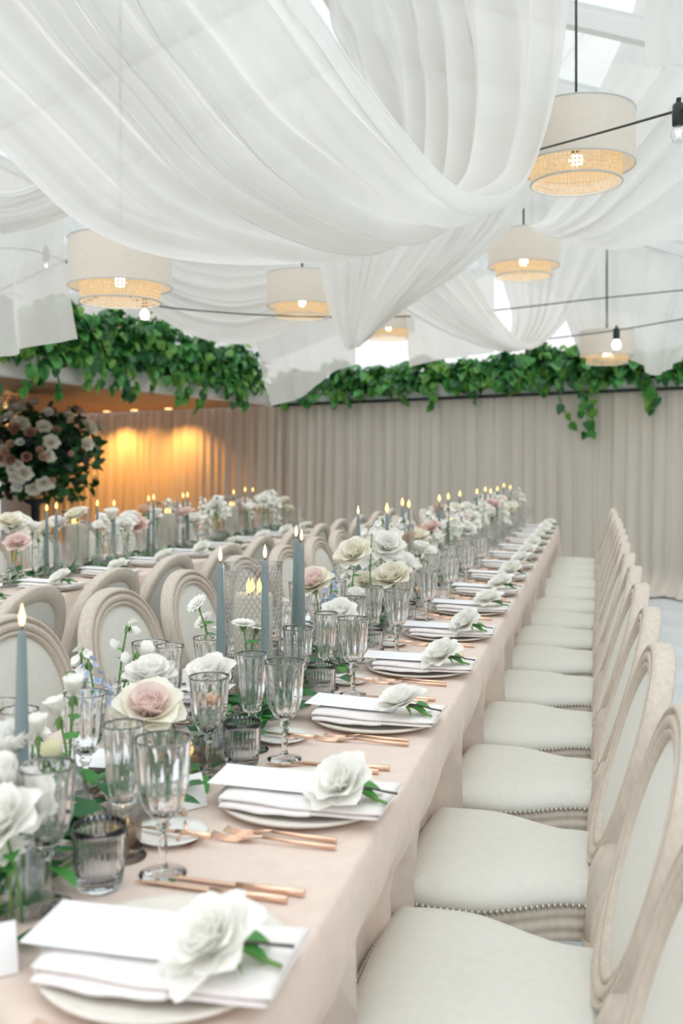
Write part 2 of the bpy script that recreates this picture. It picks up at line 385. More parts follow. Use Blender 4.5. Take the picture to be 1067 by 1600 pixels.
curtain(sB, sC + .01, 'beige pleated curtain in the middle of the back wall, behind the long table end', 2)
curtain(sC, sD + .01, 'beige pleated curtain on the back wall between the corner and the far candles', 3)
curtain(sD, 9.9, 'warm orange-lit pleated curtain under the low soffit on the left', 4, 2.112)

# ---------- glass roof
RX, RZ, SL = -1.5, 4.15, .35
def roof_z(x): return RZ - SL * abs(x - RX)
XL, XR = -6.2, 4.3
roof = struct('ceiling_roof', None)
roof['kind'] = 'structure'
RY = [-2.6 + 1.1 * k for k in range(16)]
def bar(a, b, w, h, name='rafter', mat='white_paint'):
    a, b = Vector(a), Vector(b); t = (b - a).normalized(); s_ = t.cross(Vector((0, 0, 1))).normalized(); u = s_.cross(t)
    m = MB(); vs = []
    for p in (a, b):
        for sx, sz in ((-1, -1), (1, -1), (1, 1), (-1, 1)): vs.append(p + s_ * w / 2 * sx + u * h / 2 * sz)
    m.add(vs, [(3, 2, 1, 0), (4, 5, 6, 7), (0, 1, 5, 4), (1, 2, 6, 5), (2, 3, 7, 6), (3, 0, 4, 7)])
    return link(name, m.mesh(name, mat, False), roof)
for y in RY:
    bar((RX, y, RZ), (XR, y, roof_z(XR)), .07, .12); bar((RX, y, RZ), (XL, y, roof_z(XL)), .07, .12)
bar((RX, RY[0], RZ), (RX, RY[-1], RZ), .1, .16, 'ridge_beam')
for x in (XL, -3.8, 1.4, XR): bar((x, RY[0], roof_z(x)), (x, RY[-1], roof_z(x)), .05, .07, 'purlin')
for (xa, xb) in ((XL, -3.8), (-3.8, RX), (RX, 1.4), (1.4, XR)):
    m = MB(); m.box((-.0, -.5, -.004), (1, .5, .004)); pm = None
    L = math.hypot(xb - xa, roof_z(xb) - roof_z(xa))
    m = MB(); m.box((.03, -.51, .03), (L - .03, .51, .038)); pm = m.mesh('pane', 'roof_glass', False)
    for j in range(len(RY) - 1):
        link('pane', pm, roof, (xa, RY[j] + .55, roof_z(xa)), (0, -math.atan2(roof_z(xb) - roof_z(xa), xb - xa), 0))

# ------------------------------------------------------------------ draped ceiling fabric
def drape(name, guides, label, nu=90, nv=70, amp=.04, folds=7, seed=0, mat='drape', edge=1.0, fine=.25):
    """guides: polylines along the cloth's length, each point (px, py, metres from the lens)"""
    rnd = random.Random(seed); ph = [rnd.uniform(0, 6.28) for _ in range(9)]
    G = [catmull([P(*q) for q in g], nu) for g in guides]
    if len(G) == 2: G = [G[0], G[0] * .66 + G[1] * .34, G[0] * .34 + G[1] * .66, G[1]]
    S = np.zeros((nu, nv, 3))
    for i in range(nu): S[i] = catmull([g[i] for g in G], nv)
    du = np.gradient(S, axis=0); dv = np.gradient(S, axis=1)
    nn = np.cross(du, dv); nn /= np.maximum(np.linalg.norm(nn, axis=2, keepdims=True), 1e-9)
    t = np.linspace(0, 1, nu)[:, None]; u = np.linspace(0, 1, nv)[None, :]
    a = 2 * PI * (folds * (u + .035 * np.sin(2 * PI * u * 1.7 + ph[0])) + .22 * np.sin(3 * t + ph[1]))
    s1 = np.sin(a + .6 * np.sin(a)); s2 = np.sin(a * 2.63 + ph[2] + 1.2 * np.sin(4 * t + ph[3])); s3 = np.sin(a * 5.1 + ph[4] + 2 * np.sin(5 * t + ph[5]))
    wd = np.linalg.norm(dv, axis=2) * (nv - 1)
    sc_ = np.minimum(1, wd / max(1e-6, wd.max()) * 1.0 + .25)
    h = amp * sc_ * (s1 * 1.0 + fine * .7 * s2 + fine * .2 * s3)
    h = h * (.25 + .75 * np.sqrt(np.sin(PI * np.clip(u, 0, 1))))
    S = S + nn * h[:, :, None]
    m = MB(); m.grid(lambda p, q: tuple(S[int(round(p * (nu - 1))), int(round(q * (nv - 1)))]), nu, nv)
    return single(name, m.mesh(name, mat), label, 'drape', group='white voile hung from the ceiling')
drape('ceiling_drape', [
    [(-420, -420, 2.0), (-300, -60, 2.2), (-130, 110, 2.45), (0, 230, 2.65), (125, 345, 2.9), (250, 393, 3.1), (400, 405, 3.4), (500, 392, 3.7), (560, 330, 4.0), (560, 200, 4.4), (535, 80, 4.7), (510, 20, 4.9), (500, -150, 5.1)],
    [(430, -420, 2.3), (455, -80, 2.55), (520, 50, 2.75), (615, 185, 2.95), (700, 285, 3.15), (760, 313, 3.35), (822, 285, 3.5), (858, 200, 3.62), (882, 90, 3.75), (895, -40, 3.9), (900, -200, 4.05)]],
    'broad white voile swag sweeping across the top, nearest the camera', 140, 140, .10, 7, 3)
drape('ceiling_drape', [
    [(470, 200, 5.2), (484, 330, 5.3), (500, 425, 5.4), (520, 500, 5.5), (541, 546, 5.6)],
    [(580, 200, 5.3), (570, 330, 5.4), (562, 430, 5.5), (556, 500, 5.55), (548, 545, 5.62)],
    [(720, 200, 5.5), (690, 330, 5.6), (640, 430, 5.65), (590, 500, 5.66), (556, 542, 5.65)],
    [(880, 180, 5.8), (820, 320, 5.8), (740, 410, 5.75), (640, 478, 5.7), (566, 532, 5.68)]],
    'gathered white voile tail narrowing to a point left of the middle', 60, 90, .05, 9, 5)
drape('ceiling_drape', [
    [(520, 400, 6.2), (570, 452, 6.4), (620, 482, 6.6), (670, 508, 6.8), (725, 532, 7.0), (782, 544, 7.2), (800, 500, 7.6), (785, 440, 8.0), (768, 370, 8.3), (755, 240, 8.6)],
    [(650, 300, 6.2), (710, 390, 6.5), (748, 445, 6.7), (778, 495, 6.9), (812, 532, 7.1), (842, 540, 7.3), (884, 500, 7.6), (918, 440, 7.9), (955, 370, 8.2), (1000, 240, 8.6)]],
    'white voile swag with a deep curved trough below the small distant lamp', 100, 80, .05, 7, 8)
drape('ceiling_drape', [
    [(1015, -150, 5.1), (990, 10, 5.3), (928, 155, 5.6), (880, 285, 5.9), (850, 340, 6.1), (825, 352, 6.3)],
    [(1180, -200, 4.9), (1120, 60, 5.1), (1020, 240, 5.4), (940, 330, 5.8), (880, 362, 6.1), (835, 358, 6.35)],
    [(1400, -100, 4.7), (1250, 180, 4.9), (1120, 310, 5.2), (1010, 362, 5.6), (930, 380, 5.9), (850, 362, 6.4)],
    [(1500, 120, 4.9), (1300, 320, 5.2), (1150, 362, 5.5), (1060, 372, 5.8), (960, 383, 6.1), (865, 366, 6.5)]],
    'wide white voile swag at the upper right, behind the nearest lamp', 80, 90, .05, 7, 11)
drape('ceiling_drape', [
    [(1003, -220, 3.9), (1005, -60, 3.9), (1006, 40, 3.9), (1008, 106, 3.9)],
    [(1060, -220, 3.9), (1060, -60, 3.9), (1062, 40, 3.9), (1062, 101, 3.9)],
    [(1170, -220, 3.9), (1170, -60, 3.9), (1172, 40, 3.9), (1172, 108, 3.9)]],
    'short straight white voile tail in the top right corner', 30, 40, .02, 3, 13)
drape('ceiling_drape', [
    [(-120, 250, 5.2), (-118, 400, 5.2), (-110, 500, 5.2), (-100, 572, 5.2)],
    [(-10, 250, 5.2), (-8, 400, 5.2), (0, 500, 5.15), (4, 556, 5.1)],
    [(28, 250, 5.1), (30, 400, 5.1), (40, 500, 5.0), (47, 543, 5.0)],
    [(96, 250, 5.2), (101, 400, 5.2), (112, 480, 5.2), (121, 530, 5.2)]],
    'straight white voile tail hanging over the foliage at the left edge', 50, 60, .03, 3, 17, mat='drape_fine')
drape('ceiling_drape', [
    [(-260, 180, 4.0), (-120, 270, 4.2), (0, 298, 4.4), (60, 285, 4.6), (140, 240, 4.8)],
    [(-260, 240, 4.0), (-120, 330, 4.2), (0, 335, 4.4), (60, 322, 4.6), (140, 290, 4.8)],
    [(-260, 300, 4.0), (-120, 366, 4.2), (0, 366, 4.4), (90, 344, 4.65), (190, 300, 4.9)]],
    'ruched white voile swag entering at the left, above the hanging tail', 60, 60, .02, 6, 19)
drape('ceiling_drape', [
    [(170, 300, 6.8), (262, 360, 7.0), (360, 385, 7.2), (450, 380, 7.4), (560, 330, 7.6)],
    [(190, 380, 6.8), (262, 440, 7.0), (360, 470, 7.2), (450, 460, 7.4), (560, 400, 7.6)],
    [(200, 450, 6.8), (238, 488, 7.0), (300, 524, 7.15), (375, 538, 7.3), (440, 522, 7.4), (520, 490, 7.5), (600, 430, 7.7)]],
    'pale voile swag hanging between the two left lamps above the foliage', 70, 60, .04, 5, 23)
drape('ceiling_drape', [
    [(388, 430, 8.2), (402, 540, 8.2), (414, 600, 8.2), (424, 634, 8.2)],
    [(450, 430, 8.3), (455, 520, 8.3), (466, 590, 8.3), (470, 621, 8.3)],
    [(520, 430, 8.4), (516, 500, 8.4), (518, 550, 8.4), (520, 582, 8.4)],
    [(556, 430, 8.5), (556, 490, 8.5), (556, 540, 8.5), (556, 570, 8.5)]],
    'white voile tail with a slanting hem beside the room corner', 40, 50, .03, 4, 29, mat='drape_fine')
drape('ceiling_drape', [
    [(634, 420, 9.0), (635, 500, 9.0), (637, 545, 9.0), (640, 573, 9.0)],
    [(690, 420, 9.1), (690, 490, 9.1), (690, 540, 9.1), (690, 562, 9.1)],
    [(772, 420, 9.2), (772, 490, 9.2), (772, 530, 9.2), (772, 551, 9.2)]],
    'short white voile tail over the back foliage left of the trough', 30, 40, .03, 3, 31, mat='drape_fine')
drape('ceiling_drape', [
    [(850, 300, 9.3), (862, 420, 9.3), (884, 500, 9.3), (908, 556, 9.3)],
    [(930, 300, 9.2), (935, 430, 9.2), (955, 510, 9.2), (985, 562, 9.2)],
    [(1020, 300, 9.1), (1010, 430, 9.1), (1010, 520, 9.1), (1020, 586, 9.1)],
    [(1120, 300, 9.0), (1090, 430, 9.0), (1065, 500, 9.0), (1048, 574, 9.0)],
    [(1250, 300, 8.8), (1180, 430, 8.8), (1120, 490, 8.8), (1080, 540, 8.8)]],
    'white voile swag at the far right dipping in front of the back foliage', 60, 90, .05, 8, 37)
drape('ceiling_drape', [
    [(270, 330, 9.4), (262, 420, 9.4), (258, 480, 9.4)],
    [(420, 330, 9.5), (420, 420, 9.5), (420, 505, 9.5)],
    [(600, 330, 9.6), (600, 430, 9.6), (600, 515, 9.6)]],
    'distant flat voile panel behind the lamps in the middle', 30, 50, .04, 6, 41)

# ------------------------------------------------------------------ pendant lamps
def uvcyl(name, r, z0, z1, seg, mat, nu_, nv_):
    m = MB(); m.lathe([(r, z0), (r, z1)], seg); me = m.mesh(name, mat)
    uvl = me.uv_layers.new(name='UVMap')
    for poly in me.polygons:
        ks = [me.loops[l].vertex_index // 2 for l in poly.loop_indices]
        wrap = max(ks) - min(ks) > 1
        for l in poly.loop_indices:
            vi = me.loops[l].vertex_index; k = vi // 2
            if wrap and k == 0: k = seg
            uvl.data[l].uv = (k / seg * nu_, (vi % 2) * nv_)
    return me
RO, RI = .25, .195
ls = MB().lathe([(RO, .0), (RO, .23)], 64).mesh('outer_shade', 'lamp_fabric')
ll = MB().lathe([(RO - .004, .003), (RO - .004, .226)], 64).mesh('lining', 'lamp_lining')
lt_ = MB(); lt_.tube([(RO * math.cos(a), RO * math.sin(a), 0) for a in [2 * PI * k / 64 for k in range(65)]], .0035, 6, False)
lt_.tube([(RO * math.cos(a), RO * math.sin(a), .23) for a in [2 * PI * k / 64 for k in range(65)]], .0035, 6, False); lt_ = lt_.mesh('trim_ring', 'lamp_trim')
li = uvcyl('cane_shade', RI, -.073, .10, 96, 'cane', 72, 10)
lr = MB().tube([(RI * math.cos(a), RI * math.sin(a), -.073) for a in [2 * PI * k / 64 for k in range(65)]], .0045, 6, False).mesh('rim', 'lamp_trim')
lb = MB(); lb.sphere((0, 0, .03), .03, 14, 10); lb = lb.mesh('bulb', 'bulb_glow')
lsp = MB()
for k in range(3):
    a = 2 * PI * k / 3; lsp.tube([(0, 0, .21), (RO * math.cos(a), RO * math.sin(a), .22)], .003, 5)
lsp.lathe([(.0, .23), (.018, .23), (.02, .06), (.0, .055)], 12); lsp = lsp.mesh('frame', 'black_metal')
def lamp(px, py, d, label):
    """py: rim of the outer shade"""
    p = P(px, py, d); t = thing('pendant_lamp', label, 'lamp', p, 0, 'two-tier drum pendant lamps')
    o = link('outer_shade', ls, t); link('trim_ring', lt_, o); link('lining', ll, o)
    o = link('cane_shade', li, t); link('rim', lr, o)
    link('frame', lsp, t); link('bulb', lb, t)
    L = roof_z(p.x) - p.z - .06
    link('cable', MB().tube([(0, 0, .22), (0, 0, L)], .0035 + .0006 * d, 6).mesh('cable', 'black_metal'), t)
    la = bpy.data.lights.new('bulb_light', 'POINT'); la.energy = 2.0; la.color = (1, .80, .58); la.shadow_soft_size = .035
    lo = link('bulb_light', la, t, (0, 0, -.015))
lamp(900, 261, 4.2, 'largest drum pendant lamp with a cane inner shade, upper right')
lamp(188, 449, 4.7, 'drum pendant lamp with a cane inner shade at the left under the big swag')
lamp(472, 479, 6.9, 'drum pendant lamp half hidden behind the gathered voile tail')
lamp(818, 416, 6.8, 'drum pendant lamp right of the middle, below the largest lamp')
lamp(948, 556, 9.2, 'small distant drum pendant lamp at the right over the foliage')
lamp(607, 517, 9.3, 'small distant drum pendant lamp peeking out below the gathered tail')

# ------------------------------------------------------------------ festoon lights
sock = MB().lathe([(0, .062), (.012, .062), (.016, .058), (.018, .03), (.017, .0), (.0, .0)], 14).mesh('socket', 'black_metal')
clip = MB().box((-.006, -.012, .058), (.006, .012, .075)).mesh('clip', 'black_metal', False)
bulbm = MB().lathe([(.012, .0), (.021, -.018), (.022, -.03), (.016, -.045), (.0, -.051)], 16).mesh('glass_bulb', 'glass')
fil = MB(); fil.tube([(-.006, 0, -.015), (-.004, 0, -.03), (0, 0, -.018), (.004, 0, -.03), (.006, 0, -.015)], .0022, 5); fil = fil.mesh('filament', 'bulb_glow')
bulbl = MB().lathe([(.012, .0), (.021, -.018), (.022, -.03), (.016, -.045), (.0, -.051)], 16).mesh('lit_bulb', 'bulb_glow')
def festoon(pts, bulbs, r, label):
    path = [P(*q) for q in pts]; o0 = path[0]
    t = thing('festoon_string', label, 'string lights', o0, 0, 'festoon cables with bulbs')
    cp = catmull(path, 60)
    link('cable', MB().tube([Vector(q) - o0 for q in cp], r, 6).mesh('cable', 'black_metal'), t)
    for (px, py, d, lit, s_) in bulbs:
        q = P(px, py, d) - o0
        so = link('socket', sock, t, q, (0, 0, 0), s_); link('clip', clip, so)
        if lit: link('bulb', bulbl, so)
        else: b = link('bulb', bulbm, so); link('filament', fil, so)
festoon([(790, 247, 4.1), (848, 232, 3.8), (950, 204, 3.3), (1048, 176, 2.9), (1090, 166, 2.75)], [(1060, 196, 2.85, False, 1.05)], .0042, 'thick black festoon cable crossing the largest lamp, with a clear bulb')
festoon([(-60, 388, 5.6), (60, 393, 5.7), (160, 440, 6.0), (228, 474, 6.3), (330, 487, 6.6), (460, 494, 6.9), (620, 495, 7.2), (780, 484, 7.4), (920, 468, 7.6), (1100, 450, 7.8)],
        [(226, 484, 6.25, True, 1.3), (72, 408, 5.7, False, 1.2)], .0055, 'long festoon cable running across below the middle lamps')
festoon([(770, 536, 8.6), (850, 530, 8.6), (963, 516, 8.6), (1040, 503, 8.6), (1110, 492, 8.6)], [(963, 531, 8.6, True, 1.7)], .006, 'short distant festoon cable with a lit bulb above the back foliage')

# ------------------------------------------------------------------ leaves and plants
def leaf_mesh(name, L, W, mat, heart=0, fold=.25, droop=.25, nu=5):
    m = MB()
    def fn(u, v):
        b = u; a = v * 2 - 1
        wdt = W * (math.sin(PI * min(1, b ** .75)) ** .8) if not heart else W * (math.sin(PI * min(1, (.14 + .86 * b) ** .7)) ** .75)
        return (a * wdt, b * L, fold * abs(a) * wdt - droop * L * b * b)
    return m.grid(fn, nu, 3).mesh(name, mat)
pothos = [leaf_mesh('leaf', .11, .05, 'leaf_fresh', 1), leaf_mesh('leaf', .10, .045, 'leaf_deep', 1), leaf_mesh('leaf', .09, .042, 'leaf_lime', 1)]
rusc = [leaf_mesh('leaf', .060, .015, 'leaf_deep'), leaf_mesh('leaf', .052, .013, 'leaf_fresh'), leaf_mesh('leaf', .07, .009, 'leaf_olive', droop=.1)]
def mesh_arrays(me):
    v = np.array([tuple(p.co) for p in me.vertices]); f = [tuple(p.vertices) for p in me.polygons]; return v, f
def scatter(m, arr, loc, rot, s):
    v, f = arr; R = np.array(Euler(rot).to_matrix()); m.add((v * s) @ R.T + np.array(loc), f)
PA = [mesh_arrays(q) for q in pothos]; RA = [mesh_arrays(q) for q in rusc]
def pothos_plant(base, along, out, seed, label, spread=.55, hgt=.35, trails=3, tlen=.35, n_in=170, n_out=26, up=0.0):
    rnd = random.Random(seed); t = thing('trailing_pothos', label, 'plant', base, 0, 'trailing plants on the ledges')
    along, out = Vector(along), Vector(out)
    mats = [MB(), MB(), MB()]
    for k in range(n_in):
        a = rnd.gauss(0, spread * .5); z = rnd.uniform(-.06, hgt + up) * (1 - .4 * min(1, abs(a) / spread)); o = rnd.uniform(-.12, .14)
        p = along * a + out * o + Vector((0, 0, z))
        scatter(mats[rnd.choice((0, 0, 1, 1, 1, 2))], PA[0], p, (rnd.uniform(-1.6, .3), rnd.uniform(-.7, .7), math.atan2(out.y, out.x) - PI / 2 + rnd.gauss(0, .9)), rnd.uniform(.75, 1.25))
    for mm, mt in zip(mats, ('leaf_fresh', 'leaf_deep', 'leaf_lime')):
        if mm.v: tag(link('foliage', mm.mesh('foliage', mt), t), kind='stuff')
    for k in range(n_out):
        a = rnd.uniform(-spread, spread); z = rnd.uniform(-.10, hgt * .75 + up * .7)
        link('leaf', rnd.choice(pothos), t, along * a + out * (.15 + rnd.uniform(0, .05)) + Vector((0, 0, z)),
             (rnd.uniform(-1.5, -.4), rnd.uniform(-.5, .5), math.atan2(out.y, out.x) - PI / 2 + rnd.gauss(0, .7)), rnd.uniform(.9, 1.35))
    for k in range(trails):
        a = rnd.uniform(-spread * .8, spread * .8); L = tlen * rnd.uniform(.55, 1.1); pts = []
        for i in range(7):
            q = i / 6; pts.append(along * (a + .06 * math.sin(4 * q + k)) + out * (.14 + .07 * math.sin(PI * q)) + Vector((0, 0, .05 - L * q)))
        vn = link('vine', MB().tube(pts, .004, 5).mesh('vine', 'stem_green'), t)
        for i in range(1, 7):
            for j in range(2 if i > 3 else 1):
                link('leaf', rnd.choice(pothos), t, pts[i], (rnd.uniform(-1.9, -1.0), rnd.uniform(-.6, .6), math.atan2(out.y, out.x) - PI / 2 + rnd.uniform(-1.2, 1.2)), rnd.uniform(.75, 1.2))
    return t
for i in range(8):
    s_ = 1.0 + i * .78; b = E0 + EU * s_ - EN * .06
    pothos_plant((b.x, b.y, 2.36), EU, EN, 40 + i, f'trailing green plant on the left bulkhead, {ORD[i]} one counted from the room corner', .5, .42, 3, .40, 420, 40, .16 if i in (2, 3, 4) else .05)
BP = [(470, 2, .25), (535, 3, .25), (600, 2, .25), (665, 3, .3), (730, 2, .25), (795, 2, .22), (850, 3, .25), (905, 5, .62), (985, 3, .45), (1060, 1, .2)]
for i, (px, tr, tl) in enumerate(BP):
    b = wall_pt(wall_s(px), 2.31, .03)
    pothos_plant(b, WU, WN, 70 + i, f'trailing green plant on the back ledge, {ORD[i]} one counted from the left', .36, (.24, .32, .2, .3, .22, .26, .34, .3, .2, .2)[i], tr, tl, 260, 30, .04)

# ------------------------------------------------------------------ chairs
def seat_half(x):          # half width of the seat at depth x (front is -.41, rear is .02)
    t = sstep(-.25, -.03, x); wdt = lerp(.250, .166, t)
    if x < -.30: wdt = .250 - .018 * ((-.30 - x) / .085) ** 2
    return wdt
def seat_outline(n=18):
    xs = [.02 - .405 * k / (n - 1) for k in range(n)]
    left = [(x, -seat_half(x)) for x in xs]; right = [(x, seat_half(x)) for x in reversed(xs)]
    front = [(-.385 - .012 * math.sin(PI * k / 7), lerp(-.225, .225, k / 7)) for k in range(1, 7)]
    return left + front + right
OUT = seat_outline()
def ring_pts(o):
    # outward offset of the outline (outline runs rear-left, front, rear-right: outward is to its right hand)
    res = []; n = len(OUT)
    for i, (x, y) in enumerate(OUT):
        a = OUT[i - 1] if i else (x + .02, y); b = OUT[i + 1] if i < n - 1 else (x + .02, y)
        tx, ty = b[0] - a[0], b[1] - a[1]; L = math.hypot(tx, ty) or 1
        res.append((x + ty / L * -o if False else x - (-ty) / L * -o, y - tx / L * -o))
    c0 = sum(p[0] for p in OUT) / n
    # orientation check on a side point
    k = 8
    if (abs(res[k][1]) < abs(OUT[k][1])) == (o > 0) and o != 0:
        res = [(2 * OUT[i][0] - res[i][0], 2 * OUT[i][1] - res[i][1]) for i in range(n)]
    return res
def chair_meshes():
    M = {}
    # cushion
    m = MB(); n = len(OUT); rings = []
    for (f_, z) in ((0.0, .452), (.003, .462), (-.003, .478), (-.026, .492), (-.065, .501), (-.11, .505)):
        rp = ring_pts(f_) if f_ > -.03 else [(lerp(x, -.2, -f_ / .25), y * (1 + f_ / .25)) for x, y in OUT]
        rings.append([(x, y, z) for x, y in rp])
    rings.append([(lerp(x, -.2, .75), y * .25, .506) for x, y in OUT])
    vs = [p for r in rings for p in r]; fs = []
    for r in range(len(rings) - 1):
        for i in range(n): fs.append((r * n + i, r * n + (i + 1) % n, (r + 1) * n + (i + 1) % n, (r + 1) * n + i))
    fs.append(tuple((len(rings) - 1) * n + i for i in range(n))); m.add(vs, fs)
    M['seat'] = m.mesh('seat', 'upholstery')
    # apron with mouldings
    m = MB(); prof = [(-.02, .452), (.002, .452), (.008, .448), (.008, .437), (.003, .433), (.003, .429), (.010, .425), (.011, .412), (.005, .408), (.005, .404), (.010, .400), (.009, .388), (.0, .382), (-.025, .382)]
    vs = [(x, y, z) for o, z in prof for x, y in ring_pts(o)]
    fs = [(r * n + i, r * n + (i + 1) % n, (r + 1) * n + (i + 1) % n, (r + 1) * n + i) for r in range(len(prof) - 1) for i in range(n)]
    m.add(vs, fs); M['apron'] = m.mesh('seat_rail', 'limed_wood')
    # nails
    m = MB(); rp = ring_pts(.0085); L = 0; pts = []
    for i in range(n - 1):
        a, b = Vector(rp[i]), Vector(rp[i + 1]); d = (b - a).length; k = 0
        while L < d:
            pts.append(a + (b - a) * (L / d)); L += .0125
        L -= d
    for p in pts: m.sphere((p.x, p.y, .4580), .0056, 6, 4)
    M['nails'] = m.mesh('nail_trim', 'nail_metal')
    # legs
    prof = [(.0, 0), (.011, 0), (.013, .02), (.014, .06), (.022, .30), (.024, .315), (.018, .322), (.026, .33), (.027, .345), (.022, .35), (.027, .358), (.029, .385), (.0, .386)]
    M['front_leg'] = MB().lathe(prof, 14).mesh('leg', 'limed_wood')
    m = MB(); m.tube([(.035, 0, .0), (.022, 0, .14), (.004, 0, .3), (-.002, 0, .40)], [.014, .018, .023, .025], 10); M['rear_leg'] = m.mesh('leg', 'limed_wood')
    # back
    zc, b_, a_ = .725, .208, .205
    def bx(y, z): return .0 + .295 * (z - .49) + .06 * y * y
    def oval(phi, r):
        c, s_ = math.cos(phi), math.sin(phi); c = math.copysign(abs(c) ** .92, c); s_ = math.copysign(abs(s_) ** .92, s_)
        y = (a_ + r) * c * (1 + .07 * s_); z = zc + (b_ + r) * s_; return y, z
    prof = [(-.027, .0), (-.023, .013), (-.017, .014), (-.013, .005), (-.009, .016), (.001, .019), (.006, .017), (.009, .006), (.013, .006), (.016, .018), (.023, .017), (.027, .005), (.027, -.022), (.022, -.03), (-.018, -.03), (-.026, -.022)]
    m = MB()
    def fr(u, v):
        r, nn = prof[int(round(v * len(prof))) % len(prof)]; y, z = oval(2 * PI * u, r); return (bx(y, z) - nn, y, z)
    m.grid(fr, 64, len(prof), cu=True, cv=True); M['back_frame'] = m.mesh('back_frame', 'limed_wood')
    def panel(sgn, dome):
        m = MB()
        def fn(u, v):
            y0, z0 = oval(2 * PI * u, -.020); k = v; y, z = y0 * k, zc + (z0 - zc) * k
            return (bx(y, z) - sgn * (dome * (1 - k ** 3.5) - .002) + (0 if sgn > 0 else .022), y, z)
        return m.grid(fn, 48, 8, cu=True)
    M['front_panel'] = panel(1, .016).mesh('back_cushion', 'upholstery')
    M['rear_panel'] = panel(-1, .012).mesh('back_panel', 'back_cloth')
    m = MB()
    for s_ in (-1, 1):
        pts = [(.0, s_ * .183, .37), (.004, s_ * .180, .44), (bx(.17, .53) - .004, s_ * .176, .53), (bx(.18, .62) + .004, s_ * .178, .62)]
        m2 = MB(); m2.tube(pts, [.026, .024, .022, .014], 10); M['stile%d' % s_] = m2.mesh('stile', 'limed_wood')
    return M
CM = chair_meshes()
def chair(x, y, rz, label, group, nails=True):
    t = thing('oval_back_chair', label, 'chair', (x, y, 0), rz, group)
    s_ = link('seat', CM['seat'], t)
    if nails: tag(link('nail_trim', CM['nails'], s_), kind='stuff')
    link('seat_rail', CM['apron'], t)
    for yy in (-1, 1):
        link('leg', CM['front_leg'], t, (-.335, yy * .205, 0)); link('leg', CM['rear_leg'], t, (.0, yy * .183, 0))
    f_ = link('back_frame', CM['back_frame'], t)
    link('stile', CM['stile-1'], f_); link('stile', CM['stile1'], f_)
    link('back_cushion', CM['front_panel'], t); link('back_panel', CM['rear_panel'], t)
    return t
rc = random.Random(5)
for k in range(NS):
    chair(0 + rc.uniform(-.006, .006), YS[k] + .014 + rc.uniform(-.006, .006), rc.uniform(-.012, .012), f'cream oval-back chair, {ORD[k]} from the camera on the right of the near table', 'chairs on the right of the near table')
for k in range(1, NS):
    chair(-1.325 + rc.uniform(-.012, .012), YS[k] + rc.uniform(-.012, .012), PI + rc.uniform(-.03, .03), f'oval-back chair facing right, {ORD[k - 1]} from the camera left of the near table', 'chairs on the left of the near table')
for k in range(2, 13):
    chair(-1.89 + rc.uniform(-.012, .012), YS[k] + .56 + rc.uniform(-.012, .012), rc.uniform(-.03, .03), f'oval-back chair seen from behind, {ORD[k - 2]} from the camera along the far-left table', 'chairs on the near side of the far-left table', nails=False)
for k in range(4, 12):
    chair(-3.34 + rc.uniform(-.01, .01), YS[k] + .5, PI, f'oval-back chair beyond the far-left table, {ORD[k - 4]} from the left', 'chairs on the far side of the far-left table', nails=False)

